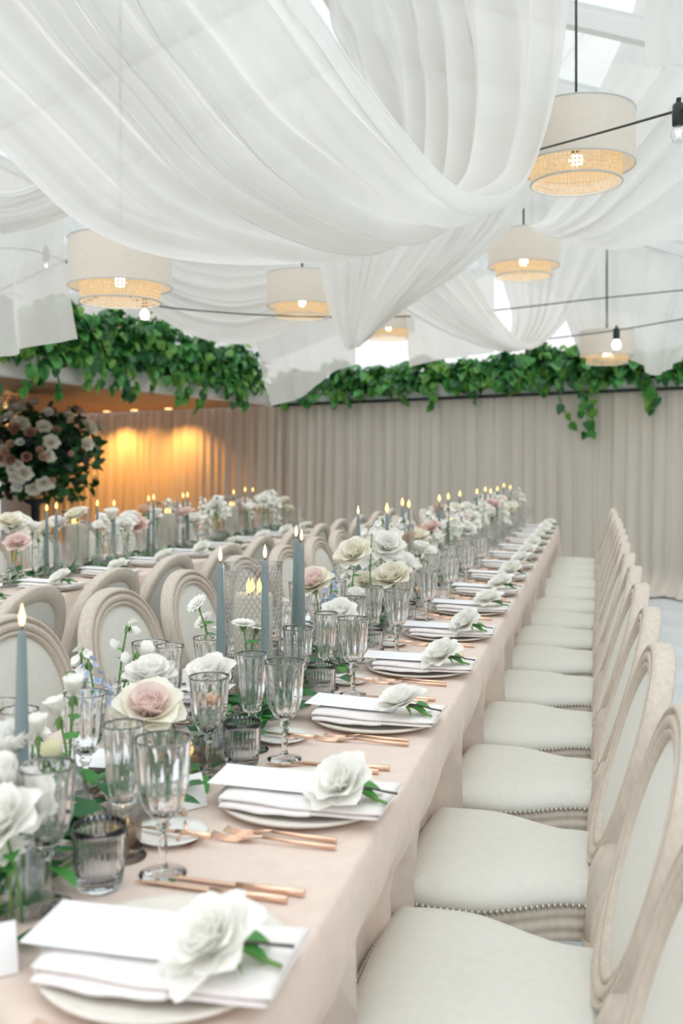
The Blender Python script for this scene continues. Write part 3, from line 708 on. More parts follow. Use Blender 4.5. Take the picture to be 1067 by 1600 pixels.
# ------------------------------------------------------------------ tables and cloths
def table(xr, xl, ya, yb, label):
    t = thing('trestle_table', label, 'table', ((xr + xl) / 2, (ya + yb) / 2, 0), 0)
    hw, hl = (xr - xl) / 2 - .012, (yb - ya) / 2 - .012
    link('tabletop', MB().box((-hw, -hl, TZ - .035), (hw, hl, TZ - .004)).mesh('tabletop', 'aged_timber', False), t)
    lg = MB().box((-.025, -.025, 0), (.025, .025, TZ - .035)).mesh('leg', 'aged_timber', False)
    for i in range(5):
        for s_ in (-1, 1): link('leg', lg, t, (s_ * .09, -hl + .1 + (2 * hl - .2) * i / 4, 0))
def cloth(xr, xl, ya, yb, label, push_r, push_l, seed):
    """cloth over the whole table to the floor; push: (list of seat centre Y, depth) where chair seats press it in"""
    rnd = random.Random(seed); ph = [rnd.uniform(0, 6.28) for _ in range(6)]
    w_, nl = xr - xl, int((yb - ya) / .03)
    # section: parameter along the girth: left hem, up, across, down to right hem
    sec = []
    for z in (.02, .12, .25, .36, .42, .47, .52, .57, .62, .67, .71, .735): sec.append(('L', z))
    for a in (0, .3, .6, 1): sec.append(('LC', a))
    for k in range(1, 14): sec.append(('T', k / 14))
    for a in (1, .6, .3, 0): sec.append(('RC', a))
    for z in (.735, .71, .67, .62, .57, .52, .47, .42, .36, .25, .12, .02): sec.append(('R', z))
    R = .012
    def drop(y, z, push, sgn, endk):
        q = (TZ - z) / TZ
        f = .012 * math.sin(y * 21 + ph[0] + 1.3 * math.sin(y * 4)) + .006 * math.sin(y * 47 + ph[1]) + .010 * math.sin(y * 8 + ph[2])
        off = .004 + .028 * q + f * sstep(.02, .35, q)
        if push:
            best = min(abs(y - c) for c in push[0]); k = 1 - sstep(.250, .278, best)
            off -= push[1] * k * sstep(.70, .55, z) if False else push[1] * k * (1 - sstep(.53, .68, z))
        return off
    def fn(u, v):
        y = lerp(ya, yb, u); kind, a = sec[int(round(v * (len(sec) - 1)))]
        if kind == 'T': return (lerp(xl + R, xr - R, a), y, TZ + .0006 * math.sin(y * 9 + a * 5))
        if kind == 'LC': an = PI - a * PI / 2; return (xl + R + R * math.cos(an), y, TZ - R + R * math.sin(an))
        if kind == 'RC': an = a * PI / 2; return (xr - R + R * math.cos(an), y, TZ - R + R * math.sin(an))
        if kind == 'L': return (xl - drop(y, a, push_l, -1, u), y, a)
        return (xr + drop(y, a, push_r, 1, u), y, a)
    m = MB(); m.grid(fn, nl, len(sec))
    for ye, sg in ((ya, -1), (yb, 1)):     # end drops
        def fe(u, v):
            x = lerp(xl, xr, u); z = lerp(TZ - .001, .02, v); q = v
            return (x, ye + sg * (.002 + .03 * q + .014 * math.sin(x * 24 + ph[3]) * q), z)
        m.grid(fe, 30, 10)
    single('tablecloth', m.mesh('tablecloth', 'tablecloth'), label, 'tablecloth')
YA, YB = -.45, 9.16
table(X1R, X1L, YA, YB, 'long trestle table hidden under the near blush tablecloth')
cloth(X1R, X1L, YA, YB, 'blush pink floor-length cloth on the long near table', (YS, .074), ([y for y in YS[1:]], .27), 1)
table(X2R, X2L, 1.2, 8.4, 'long trestle table hidden under the far-left blush tablecloth')
cloth(X2R, X2L, 1.2, 8.4, 'blush pink cloth on the far-left table behind the chair backs', None, ([YS[k] + .5 for k in range(4, 12)], .22), 2)

# ------------------------------------------------------------------ tableware
charger = MB().lathe([(0, .004), (.06, .004), (.10, .005), (.118, .0085), (.140, .013), (.1485, .0145), (.15, .013), (.147, .009), (.12, .003), (.1, 0), (0, 0)], 56).mesh('charger_plate', 'charger')
bread = MB().lathe([(0, .004), (.035, .004), (.048, .008), (.059, .011), (.06, .0095), (.05, .004), (.036, 0), (0, 0)], 36).mesh('bread_plate', 'porcelain')
def napkin_mesh(layers, x0, x1, y0, y1, seed):
    """soft folded layers with a rolled fold along the near edge"""
    rnd = random.Random(seed); m = MB()
    for l, (dz, th, xa, xb) in enumerate(layers):
        ph = rnd.uniform(0, 6)
        def fn(u, v):
            # v runs around the folded section, u along the length
            x = lerp(xa, xb, u); wob = .0016 * math.sin(7 * u + ph) + .0008 * math.sin(17 * u + ph * 2)
            a = 2 * PI * v; cy, cz = math.cos(a), math.sin(a)
            cy = math.copysign(abs(cy) ** .35, cy); cz = math.copysign(abs(cz) ** .7, cz)
            hw = (y1 - y0) / 2; e = 1 - .35 * (abs(2 * u - 1) ** 14)
            return (x, (y0 + y1) / 2 + hw * cy + wob + (.008 * l), dz + th / 2 + th / 2 * cz * e + .0012 * math.sin(6 * u + ph + l) + .0006 * math.sin(14 * u + cy))
        m.grid(fn, 26, 20, cv=True)
        for e_ in (0, 1):
            o = len(m.v) - 26 * 20 + (e_ * 25 * 20); m.f.append(tuple(o + k for k in (range(20) if e_ else reversed(range(20)))))
    return m
nap_top = napkin_mesh([(.010, .010, -.13, .15)], 0, 0, -.105, .05, 3).mesh('top_fold', 'napkin')
nap_low = napkin_mesh([(.0, .011, -.125, .035), (.004, .007, -.12, .145)], 0, 0, -.115, .045, 4).mesh('lower_fold', 'napkin')
menu = MB().grid(lambda u, v: (lerp(-.145, .06, u), lerp(-.055, .055, v), .0012 * math.sin(3 * u) + .006 * (1 - u) ** 2), 8, 4).mesh('menu_card', 'menu_paper')
def fork_mesh(L):
    m = MB(); w2 = .0045
    m.grid(lambda u, v: (lerp(0, -L * .58, u), (2 * v - 1) * lerp(.0045, .0022, u), .004 + .004 * u), 6, 3)
    m.tube([(0, 0, .004), (-L * .3, 0, .0055), (-L * .58, 0, .008)], [.0042, .0036, .0024], 6)
    m.grid(lambda u, v: (-L * lerp(.58, .76, u), (2 * v - 1) * lerp(.003, .0115, sstep(0, .8, u)), .008 - .007 * u + .002 * abs(2 * v - 1)), 6, 5)
    for j in range(4):
        y = -.0095 + .00633 * j; m.tube([(-L * .75, y, .0015), (-L * .88, y, .001), (-L, y, .006)], [.0019, .0017, .001], 5)
    return m.mesh('fork', 'rose_gold')
def knife_mesh(L):
    m = MB(); m.tube([(0, 0, .005), (-L * .25, 0, .005), (-L * .5, 0, .0045)], [.0052, .0046, .0034], 8)
    m.grid(lambda u, v: (-L * lerp(.48, 1, u), lerp(-.001, .0105 * (1 - .8 * sstep(.75, 1, u)), v) - .004, .004), 10, 3)
    m.grid(lambda u, v: (-L * lerp(.48, 1, u), lerp(-.001, .0105 * (1 - .8 * sstep(.75, 1, u)), v) - .004, .0028), 10, 3)
    return m.mesh('knife', 'rose_gold')
def spoon_mesh(L):
    m = MB(); m.tube([(0, 0, .004), (-L * .35, 0, .006), (-L * .68, 0, .007)], [.0042, .0034, .002], 6)
    m.grid(lambda u, v: (-L * lerp(.66, 1, u), (2 * v - 1) * .017 * math.sin(PI * (.08 + .9 * u)) ** .7, .006 - .005 * math.sin(PI * u) * (1 - (2 * v - 1) ** 2)), 9, 7)
    return m.mesh('dessert_spoon', 'rose_gold')
fork_l, fork_s, knife_l, knife_s, butter, spoon = fork_mesh(.205), fork_mesh(.185), knife_mesh(.225), knife_mesh(.20), knife_mesh(.125), spoon_mesh(.16)
def card_mesh():
    m = MB(); m.add([(-.032, -.022, 0), (.032, -.022, 0), (.032, 0, .052), (-.032, 0, .052), (-.032, .022, 0), (.032, .022, 0)], [(0, 1, 2, 3), (3, 2, 5, 4)])
    m.add([(-.032, -.021, 0), (.032, -.021, 0), (.032, 0, .051), (-.032, 0, .051), (-.032, .021, 0), (.032, .021, 0)], [(3, 2, 1, 0), (4, 5, 2, 3)]); return m.mesh('place_card', 'card_paper', False)
card = card_mesh()
def stem_profile(h_foot, h_stem):
    return [(.0335, .0), (.034, .0018), (.02, .004), (.008, .009), (.0055, .02), (.0065, h_stem * .5), (.0052, h_stem - .022), (.0075, h_stem - .015), (.011, h_stem - .010), (.007, h_stem - .004), (.012, h_stem)]
def goblet_mesh(name, h, hs, rb, rr, ribs=12):
    bowl = [(.018, hs + .004), (rb * .80, hs + .022), (rb * .97, hs + .045), (rb, hs + .065), (rr * .98, h - .012), (rr, h - .004), (rr * 1.01, h)]
    prof = stem_profile(0, hs) + bowl
    n0 = len(prof) - len(bowl)
    amp = [0] * n0 + [.03, .05, .05, .045, .02, .006, 0]
    M_ = {}
    inner = [(max(.0, r - .0016 - .003 * (i == 0)), z + (.004 if i == 0 else .001)) for i, (r, z) in enumerate(bowl)][::-1]; inner[0] = (bowl[-1][0] - .0014, h)
    inner.append((0, hs + .010))
    M_['bowl'] = MB().lathe([(0, hs + .0005)] + bowl + inner, 96, ribs, [0, .03, .055, .055, .05, .025, .008, 0] + [0] * len(inner)).mesh('bowl', 'crystal')
    M_['stem'] = MB().lathe([(0, .0095)] + stem_profile(0, hs)[3:] + [(0, hs)], 16, 8, [0] + [.0, .05, .06, .05] + [0] * 5).mesh('stem', 'crystal')
    M_['foot'] = MB().lathe([(0, 0)] + stem_profile(0, hs)[:4] + [(0, .0092)], 32).mesh('foot', 'crystal')
    m = MB().lathe(prof, 48, ribs, amp); M_['all'] = m.mesh(name, 'glass')
    M_['rim'] = MB().tube([(rr * 1.01 * math.cos(a), rr * 1.01 * math.sin(a), h) for a in [2 * PI * k / 32 for k in range(33)]], .0011, 5, False).mesh('rim', 'glass_rim')
    return M_
WINE = goblet_mesh('wine_goblet', .188, .080, .034, .0375)
WATER = goblet_mesh('water_goblet', .196, .080, .036, .040)
FLUTE = goblet_mesh('champagne_flute', .200, .078, .0255, .030)
tumb = {}
tprof = [(.0, .004), (.027, .004), (.0315, .012), (.0345, .035), (.036, .075), (.0362, .087)]
tumb['wall'] = MB().lathe([(.0, .0), (.027, .0), (.031, .006), (.034, .03), (.0362, .075), (.0365, .088), (.0348, .088), (.0342, .075), (.032, .03), (.028, .014), (0, .011)], 112, 28, [0, .0, .02, .035, .03, .0] + [0] * 5).mesh('wall', 'crystal_grey')
tumb['all'] = MB().lathe([(.0, .0), (.027, .0), (.031, .006), (.034, .03), (.0362, .075), (.0365, .088)], 56, 28, [0, .0, .025, .045, .04, .0]).mesh('ribbed_tumbler', 'glass_grey')
OCC = []
def free(x, y, r): return all((x - a) ** 2 + (y - b) ** 2 > (r + c) ** 2 for a, b, c in OCC)
def glassware(kind, M_, label, cat, loc, group, near):
    OCC.append((loc[0], loc[1], .036))
    if not near: return single(kind, M_['all'], label, cat, loc, 0, group)
    t = thing(kind, label, cat, loc, 0, group)
    if 'bowl' in M_:
        b = link('bowl', M_['bowl'], t); link('rim', M_['rim'], b); link('stem', M_['stem'], t); link('foot', M_['foot'], t)
    else:
        link('wall', M_['wall'], t)
    return t

# ------------------------------------------------------------------ flowers
def petal(L, W, tilt, curl, cup, mat, nu=7, nv=6):
    def fn(u, v):
        b = u; a = 2 * v - 1
        wdt = W * (max(.12, b / .6) ** .6 if b < .6 else math.sqrt(max(.02, 1 - ((b - .6) / .41) ** 2)))
        r = L * (math.sin(tilt) * b + curl * b ** 3); z = L * (math.cos(tilt) * b - .35 * abs(curl) * b ** 4)
        r -= cup * a * a * wdt * (1 - .6 * b)
        return (r + .05 * L * math.sin(5 * a + 3 * b) * b * .4, a * wdt, z + cup * .5 * a * a * wdt)
    return MB().grid(fn, nu, nv)
RINGS = [(3, .62, .06, -.16, .55), (4, .70, .16, -.12, .7), (5, .80, .32, -.05, .85), (6, .92, .52, .05, 1.0), (6, 1.0, .80, .16, 1.1), (7, 1.0, 1.12, .22, 1.1)]
def rose_petals(R, mat, rings=RINGS, seed=0):
    rnd = random.Random(seed); res = []
    for (n, l, tilt, curl, cw) in rings:
        base = [petal(R * l * rnd.uniform(.92, 1.05), R * .55 * cw, tilt + rnd.uniform(-.08, .08), curl + rnd.uniform(-.06, .06), .5, mat) for _ in range(2)]
        off = rnd.uniform(0, 6)
        for k in range(n):
            a = off + 2 * PI * k / n + rnd.uniform(-.15, .15); res.append((base[k % 2], a))
    return res
def rose_joined(R, mat, rings=RINGS, seed=0):
    m = MB()
    for b, a in rose_petals(R, mat, rings, seed):
        q = MB(); q.v, q.f = list(b.v), list(b.f); q.xf(Matrix.Rotation(a, 4, 'Z')); m.add(q.v, q.f)
    return m.mesh('bloom', mat)
def rose_parts(parent, R, mats, M0, rings=RINGS, seed=0, cache={}):
    key = (R, mats, seed)
    if key not in cache:
        c = []; done = {}
        for i, (b, a) in enumerate(rose_petals(R, mats[0], rings, seed)):
            if id(b) not in done:
                done[id(b)] = (b, b.mesh('petal', mats[min(len(mats) - 1, i // 8)]))
            c.append((done[id(b)][1], a))
        cache[key] = c
    for me, a in cache[key]:
        o = link('petal', me, parent); o.matrix_local = M0 @ Matrix.Rotation(a, 4, 'Z')
WIDE = [(3, .55, .08, -.15, .6), (4, .68, .26, -.08, .75), (5, .84, .52, .0, .95), (6, 1.0, .86, .12, 1.1), (6, 1.1, 1.22, .18, 1.2)]
OPEN = RINGS; CUPPED = [(3, .72, .05, -.14, .55), (4, .82, .14, -.12, .75), (5, .92, .28, -.06, .95), (6, 1.0, .48, .06, 1.1)]
sepal = leaf_mesh('sepal', .034, .006, 'stem_green', droop=.35); rleaf = leaf_mesh('leaf', .045, .014, 'leaf_fresh')
bloom_w = [rose_joined(.050, 'petal_white', WIDE, seed=s_) for s_ in (1, 2, 3)]
stem_n = MB().tube([(.028, 0, .018), (.05, .004, .014), (.075, -.004, .006), (.098, -.012, .004)], [.0045, .0032, .003, .003], 7).mesh('stem', 'stem_green')
twig_n = MB().tube([(.02, .01, .012), (.045, -.006, .022), (.062, .010, .018), (.085, .018, .012), (.108, .02, .010)], [.002, .0026, .0022, .002, .0024], 6).mesh('twig', 'twig')
def napkin_rose(x, y, z, rz, k, label, near, group):
    t = thing('napkin_rose', label, 'flower', (x, y, z), rz, group, 1.0)
    M0 = Matrix.Translation((.022, 0, .014)) @ Euler((.38 + .2 * math.sin(k * 2.1), -.35 - .12 * math.cos(k * 1.7), 0)).to_matrix().to_4x4() @ Matrix.Rotation(k * 1.3, 4, 'Z')
    if near: rose_parts(t, .054, ('petal_white',), M0, WIDE, seed=3 + k % 3)
    else:
        o = link('bloom', bloom_w[k % 3], t); o.matrix_local = M0 @ Matrix.Scale(1.08, 4)
    link('stem', stem_n, t); link('twig', twig_n, t)
    for j in range(3):
        link('leaf', rleaf if j else sepal, t, (.034 + .008 * j, (-.012, .0, .012)[j], .02), (-.2, .3 * (j - 1), -PI / 2 + (-.5, .1, .7)[j]))

# ------------------------------------------------------------------ place settings
def setting(tx, sgn, y, k, where, near, full, group):
    """tx: table edge X, sgn +1: guest sits to the right (faces -X), -1: guest sits to the left"""
    def W(dx, dy): return (tx + sgn * dx, y + sgn * dy)
    rz = 0 if sgn > 0 else PI
    o = ORD[k]; rnd = random.Random(k * 7 + (1 if sgn > 0 else 2) + int(abs(tx) * 100))
    j = lambda a=.004: rnd.uniform(-a, a)
    at = f'{o} place {where}'
    x, yy = W(-.152, 0); single('charger_plate', charger, f'round ivory charger plate at the {at}', 'plate', (x, yy, TZ + .001), rz, 'charger plates ' + group)
    x, yy = W(-.140 + j(), -.030 + .030 + j()); 
    t = thing('folded_napkin', f'folded pale linen napkin at the {at}', 'napkin', (x, yy, TZ + .0155), rz + j(.05), 'napkins ' + group)
    link('top_fold', nap_top, t); link('lower_fold', nap_low, t)
    x, yy = W(-.160 + j(), -.012 + j()); single('menu_card', menu, f'white printed menu card at the {at}', 'card', (x, yy, TZ + .0385), rz + .03 + j(.06), 'menu cards ' + group)
    x, yy = W(-.092 + j(.008), -.058 + j(.008)); napkin_rose(x, yy, TZ + .0375, rz + j(.35), k, f'white rose on the napkin at the {at}', near, 'napkin roses ' + group)
    if not full: return
    z = TZ + .0012
    for dx, dy, me, nm in ((-.040, -.187, fork_l, 'outer'), (-.046, -.160, fork_s, 'inner')):
        x, yy = W(dx + j(), dy + j(.002)); single('fork', me, f'{nm} rose-gold fork at the {at}', 'fork', (x, yy, z), rz + j(.03), 'rose-gold forks ' + group)
    for dx, dy, me, nm in ((-.060, .178, knife_l, 'inner'), (-.046, .205, knife_s, 'outer')):
        x, yy = W(dx + j(), dy + j(.002)); single('knife', me, f'{nm} rose-gold knife at the {at}', 'knife', (x, yy, z), rz + j(.03), 'rose-gold knives ' + group)
    x, yy = W(-.312, -.205); single('bread_plate', bread, f'small white bread plate at the {at}', 'plate', (x, yy, z), rz, 'bread plates ' + group)
    x, yy = W(-.235, -.222); single('butter_knife', butter, f'rose-gold butter knife at the {at}', 'knife', (x, yy, z + .0095), rz - .12, 'butter knives ' + group)
    x, yy = W(-.335, -.10); single('dessert_spoon', spoon, f'rose-gold dessert spoon at the {at}', 'spoon', (x, yy, z), rz + 2.0 + j(.1), 'dessert spoons ' + group)
    if k < 2 and tx == X1R: x, yy = W(-.345, -.072); single('place_card', card, f'small white folded place card at the {at}', 'card', (x, yy, z), rz + 1.0 + j(.3), 'place cards ' + group)
def glasses(tx, sgn, y, k, where, near, group, few=False):
    q = 1 if tx == X1R else .8
    def W(dx, dy): return (tx + sgn * dx * q, y + sgn * dy, TZ + .001)
    at = f'{ORD[k]} place {where}'
    glassware('ribbed_tumbler', tumb, f'grey ribbed glass tumbler at the {at}', 'glass', W(-.328, .158), 'ribbed tumblers ' + group, near)
    glassware('wine_goblet', WATER, f'wine goblet beside the tumbler at the {at}', 'glass', W(-.262, .222), 'fluted goblets ' + group, near)
    if few: return
    glassware('wine_goblet', WINE, f'wine goblet nearest the flowers at the {at}', 'glass', W(-.368, .090), 'fluted goblets ' + group, near)
    glassware('champagne_flute', FLUTE, f'tall fluted champagne glass at the {at}', 'glass', W(-.345, .262), 'champagne flutes ' + group, near)
for k in range(NS):
    setting(X1R, 1, YS[k], k, 'on the right of the near table', k < 4, True, 'on the near table')
    glasses(X1R, 1, YS[k], k, 'on the right of the near table', k < 8, 'on the near table')
for k in range(1, NS):
    setting(X1L, -1, YS[k], k - 1, 'on the left of the near table', False, k < 5, 'on the far side of the near table')
    glasses(X1L, -1, YS[k], k - 1, 'on the left of the near table', k < 6, 'on the far side of the near table', few=k > 6)
for k in range(4, 13):
    setting(X2R, 1, YS[k] + .2, k - 4, 'at the far-left table', False, False, 'on the far-left table')
    glasses(X2R, 1, YS[k] + .2, k - 4, 'at the far-left table', False, 'on the far-left table')

# ------------------------------------------------------------------ candles
taper = MB().lathe([(0, 0), (.0115, 0), (.0112, .05), (.0095, .20), (.0065, .315), (.0045, .328), (0, .33)], 16).mesh('wax', 'candle_wax')
wickm = MB().tube([(0, 0, .326), (.0005, 0, .335), (.001, 0, .340)], .0011, 5).mesh('wick', 'wick')
flm = MB().lathe([(0, .334), (.0028, .337), (.0046, .343), (.0042, .350), (.0024, .358), (.001, .364), (0, .367)], 12).mesh('flame', 'flame_core')
flm_far = MB().lathe([(0, .333), (.0045, .338), (.0075, .345), (.007, .353), (.0035, .364), (0, .372)], 10).mesh('flame', 'flame')
holder = MB().lathe([(0, 0), (.038, 0), (.039, .004), (.016, .009), (.011, .02), (.015, .028), (.0165, .05), (.0125, .05), (.0118, .03), (0, .03)], 24).mesh('candle_holder', 'glass')
def taper_candle(X, px, ztip, label, group, far, rot=(0, 0, 0)):
    Y = y_at(px, X); OCC.append((X, Y, .026)); hz = ztip - (TZ + .03); s_ = hz / .33
    single('candle_holder', holder, 'clear glass holder under the ' + label[0], 'candle holder', (X, Y, TZ + .001), 0, 'glass candle holders')
    t = thing('taper_candle', label[1], 'candle', (X, Y, TZ + .0315), rot, group)
    w_ = link('wax', taper, t, (0, 0, 0), (0, 0, 0), (1, 1, s_)); 
    dz = .33 * (s_ - 1)
    link('wick', wickm, t, (0, 0, dz)); link('flame', flm_far if far else flm, t, (0, 0, dz))
T1 = [(33, 985, -.776), (345, 881, -.82), (415, 876, -.745), (461, 842, -.80), (471, 848, -.77), (560, 806, -.84), (605, 803, -.76), (628, 792, -.86), (638, 795, -.84), (686, 785, -.80),
      (700, 782, -.78), (718, 777, -.83), (745, 773, -.80), (758, 769, -.84), (766, 772, -.78), (777, 768, -.78), (787, 762, -.84), (797, 765, -.78)]
for i, (px, py, X) in enumerate(T1):
    Y = y_at(px, X); zt = min(1.24, max(1.08, z_at(py, X, Y)))
    nm = f'{ORD[i]} taper candle from the left on the near table'
    taper_candle(X, px, zt, (nm, f'lit slim grey-blue taper, {ORD[i]} candle from the left on the near table'), 'grey-blue tapers on the near table', i > 5, (rc.uniform(-.006, .006), rc.uniform(-.008, .008), 0))
T2 = [(73, 800), (88, 797), (152, 792), (178, 792), (232, 784), (240, 782), (286, 779), (293, 778), (365, 773), (383, 769), (395, 769)]
for i, (px, py) in enumerate(T2):
    X = -2.76 + (.04 if i % 2 else -.04); Y = y_at(px, X); zt = min(1.25, max(1.02, z_at(py, X, Y)))
    nm = f'{ORD[i]} taper candle from the left on the far-left table'
    taper_candle(X, px, zt, (nm, f'distant lit taper, {ORD[i]} candle from the left on the far-left table'), 'grey-blue tapers on the far-left table', True)
# hurricanes: diamond-cut glass cylinders with pillar candles
def hurricane_mesh(R, Hh, ncut, nz):
    nu, nv = ncut * 8, nz
    def fn(u, v):
        z = Hh * v; a = 2 * PI * u; q = a * ncut / 2; t_ = z / Hh * (Hh / (2 * PI * R)) * ncut * PI * 1.25
        c = min(.5, abs(math.sin(q + t_ * .5)), abs(math.sin(q - t_ * .5)))
        fade = sstep(.97, .93, v) if False else (1 - sstep(.94, .96, v)) * sstep(.02, .05, v)
        r = R * (1 + .06 * (v - .3)) + .0085 * (c - .4) * fade
        return (r * math.cos(a), r * math.sin(a), z)
    m = MB(); m.grid(fn, nu, nv, cu=True)
    return m
hur = hurricane_mesh(.071, .335, 32, 150).mesh('cut_glass', 'glass_cut', False)
hur_rim = MB().tube([(.0745 * math.cos(a), .0745 * math.sin(a), .335) for a in [2 * PI * k / 48 for k in range(49)]], .002, 6, False).mesh('rim', 'glass')
pill = MB().lathe([(0, .001), (.049, .001), (.05, .006), (.05, .238), (.046, .246), (.04, .243), (0, .235)], 36).mesh('wax', 'ivory_wax')
pw3 = MB()
for a in (0, 2.1, 4.2): pw3.tube([(.016 * math.cos(a), .016 * math.sin(a), .234), (.016 * math.cos(a), .016 * math.sin(a), .25)], .0015, 5)
pw3 = pw3.mesh('wick', 'wick')
pflame = MB().lathe([(0, .246), (.005, .252), (.0075, .26), (.006, .27), (0, .286)], 10).mesh('flame', 'flame')
def hurricane(X, Y, lab):
    OCC.append((X, Y, .075))
    t = thing('hurricane_vase', f'diamond-cut glass hurricane vase, {lab}', 'vase', (X, Y, TZ + .001), 0, 'cut-glass hurricanes')
    c = link('cut_glass', hur, t); link('rim', hur_rim, c)
    t = thing('pillar_candle', f'three-wick ivory pillar candle inside the hurricane vase, {lab}', 'candle', (X, Y, TZ + .013), 0, 'ivory pillar candles')
    link('wax', pill, t); link('wick', pw3, t)
    for a in (0, 2.1, 4.2): link('flame', pflame, t, (.016 * math.cos(a), .016 * math.sin(a), 0))
HUR1 = [2.32, 3.94, 5.56, 7.18, 8.75]
for i, Y in enumerate(HUR1): hurricane(-.85 if i == 0 else -.81, Y, f'{ORD[i]} from the camera on the near table')
for i, px in enumerate((118, 262, 362)): hurricane(-2.78, y_at(px, -2.78), f'{ORD[i]} from the left on the far-left table')
# votives
vot = MB().lathe([(0, .004), (.020, .004), (.0215, .004), (.0275, .068), (.0285, .068), (.0235, .0), (0, .0)], 40, 20, [0, 0, .01, .02, 0, .0, 0]).mesh('cup', 'glass_amber')
votw = MB().lathe([(0, .005), (.0195, .005), (.0205, .028), (0, .027)], 16).mesh('wax', 'ivory_wax')
votf = MB().lathe([(0, .029), (.004, .033), (.006, .041), (0, .058)], 10).mesh('flame', 'flame')
def votive(X, Y, lab):
    OCC.append((X, Y, .03))
    t = thing('votive_candle', lab, 'candle', (X, Y, TZ + .001), 0, 'amber glass votives')
    link('cup', vot, t); link('wax', votw, t); link('flame', votf, t)
votive(-.754, 1.71, 'amber ribbed glass votive beside the nearest place card')
votive(-.70, 1.34, 'amber ribbed glass votive behind the nearest grey tumbler')
for i in range(5): votive(-.80 + .04 * (i % 2), 3.0 + i * 1.15, f'amber glass votive in the greenery, {ORD[i + 2]} from the camera on the near table')

# ------------------------------------------------------------------ vases and flowers in them
bud = MB().lathe([(0, .003), (.028, .003), (.034, .012), (.036, .03), (.028, .055), (.013, .078), (.0115, .10), (.016, .112), (.015, .112), (.0105, .1), (.012, .078), (.027, .053), (.0345, .03), (.027, .006), (0, .006)], 28).mesh('bud_vase', 'glass')
cylv = MB().lathe([(0, .003), (.026, .003), (.027, .01), (.026, .07), (.029, .13), (.028, .13), (.025, .07), (.0255, .012), (0, .01)], 36, 14, [0] * 3 + [.02, .03, .03, .02] + [0] * 2).mesh('bud_vase', 'glass')
def stem_mesh(h, lean, r=.0022):
    return MB().tube([(0, 0, 0), (lean[0] * .2, lean[1] * .2, h * .35), (lean[0] * .55, lean[1] * .55, h * .7), (lean[0], lean[1], h)], r, 6).mesh('stem', 'stem_green')
BL = {
    'white rose': rose_joined(.048, 'petal_white', CUPPED, 11), 'cream rose': rose_joined(.050, 'petal_cream', OPEN, 12), 'blush rose': rose_joined(.052, 'petal_blush', OPEN, 13),
    'peach rose': rose_joined(.044, 'petal_peach', CUPPED, 14), 'white open rose': rose_joined(.052, 'petal_white', OPEN, 15)}
def scabiosa_mesh():
    m = MB(); rnd = random.Random(4)
    for ring, (n, l, tilt) in enumerate(((12, .030, 1.45), (10, .023, 1.2), (8, .014, .8))):
        b = petal(l, .009 - .001 * ring, tilt, .05, .2, '', 4, 3)
        for k in range(n):
            q = MB(); q.v, q.f = list(b.v), list(b.f); q.xf(Matrix.Rotation(2 * PI * k / n + ring, 4, 'Z')); m.add(q.v, q.f)
    m.sphere((0, 0, .004), .008, 8, 6, .6); return m.mesh('bloom', 'petal_white')
BL['white scabiosa'] = scabiosa_mesh()
def sweetpea_mesh():
    m = MB()
    for i, (z, a) in enumerate(((0, .3), (-.03, 2.4), (-.06, 4.2))):
        for l, wd, tl in ((.026, .022, .5), (.022, .014, -.1), (.02, .012, .9)):
            b = petal(l, wd, tl, .3, -.3, '', 5, 5); b.xf(Matrix.Translation((.012 * math.cos(a), .012 * math.sin(a), z)) @ Matrix.Rotation(a, 4, 'Z')); m.add(b.v, b.f)
    return m.mesh('bloom', 'petal_white')
BL['white sweet pea'] = sweetpea_mesh()
def spike_mesh(mat, n, L, s_):
    m = MB(); rnd = random.Random(n)
    for k in range(n):
        z = -L * k / n; a = k * 2.4; r = .010 + .012 * (k / n)
        for j in range(4):
            b = petal(s_ * (.6 + .5 * k / n), s_ * .5, .8, .2, .2, '', 4, 3)
            b.xf(Matrix.Translation((r * math.cos(a), r * math.sin(a), z)) @ Matrix.Rotation(a, 4, 'Z') @ Matrix.Rotation(.9, 4, 'Y') @ Matrix.Rotation(j * PI / 2, 4, 'Z')); m.add(b.v, b.f)
    return m.mesh('bloom', mat)
BL['white stock spike'] = spike_mesh('petal_white', 22, .15, .02); BL['blue delphinium'] = spike_mesh('petal_blue', 18, .11, .013); BL['white snapdragon'] = spike_mesh('petal_white', 16, .12, .018)
def bud_mesh():
    m = MB(); m.sphere((0, 0, .012), .017, 14, 10, .95)
    for k in range(5):
        b = petal(.03, .012, .35, -.3, .4, '', 5, 3); b.xf(Matrix.Translation((0, 0, -.006)) @ Matrix.Rotation(k * 1.256, 4, 'Z') @ Matrix.Translation((.006, 0, 0))); m.add(b.v, b.f)
    return m.mesh('bloom', 'petal_bud')
BL['yellow ranunculus bud'] = bud_mesh()
def lisi_mesh():
    m = MB()
    for n, l, t_ in ((4, .030, .15), (5, .036, .42)):
        b = petal(l, .017, t_, .1, .5, '', 5, 5)
        for k in range(n):
            q = MB(); q.v, q.f = list(b.v), list(b.f); q.xf(Matrix.Rotation(2 * PI * k / n + l * 9, 4, 'Z')); m.add(q.v, q.f)
    return m.mesh('bloom', 'petal_white')
BL['white lisianthus'] = lisi_mesh()
STEMS = {}
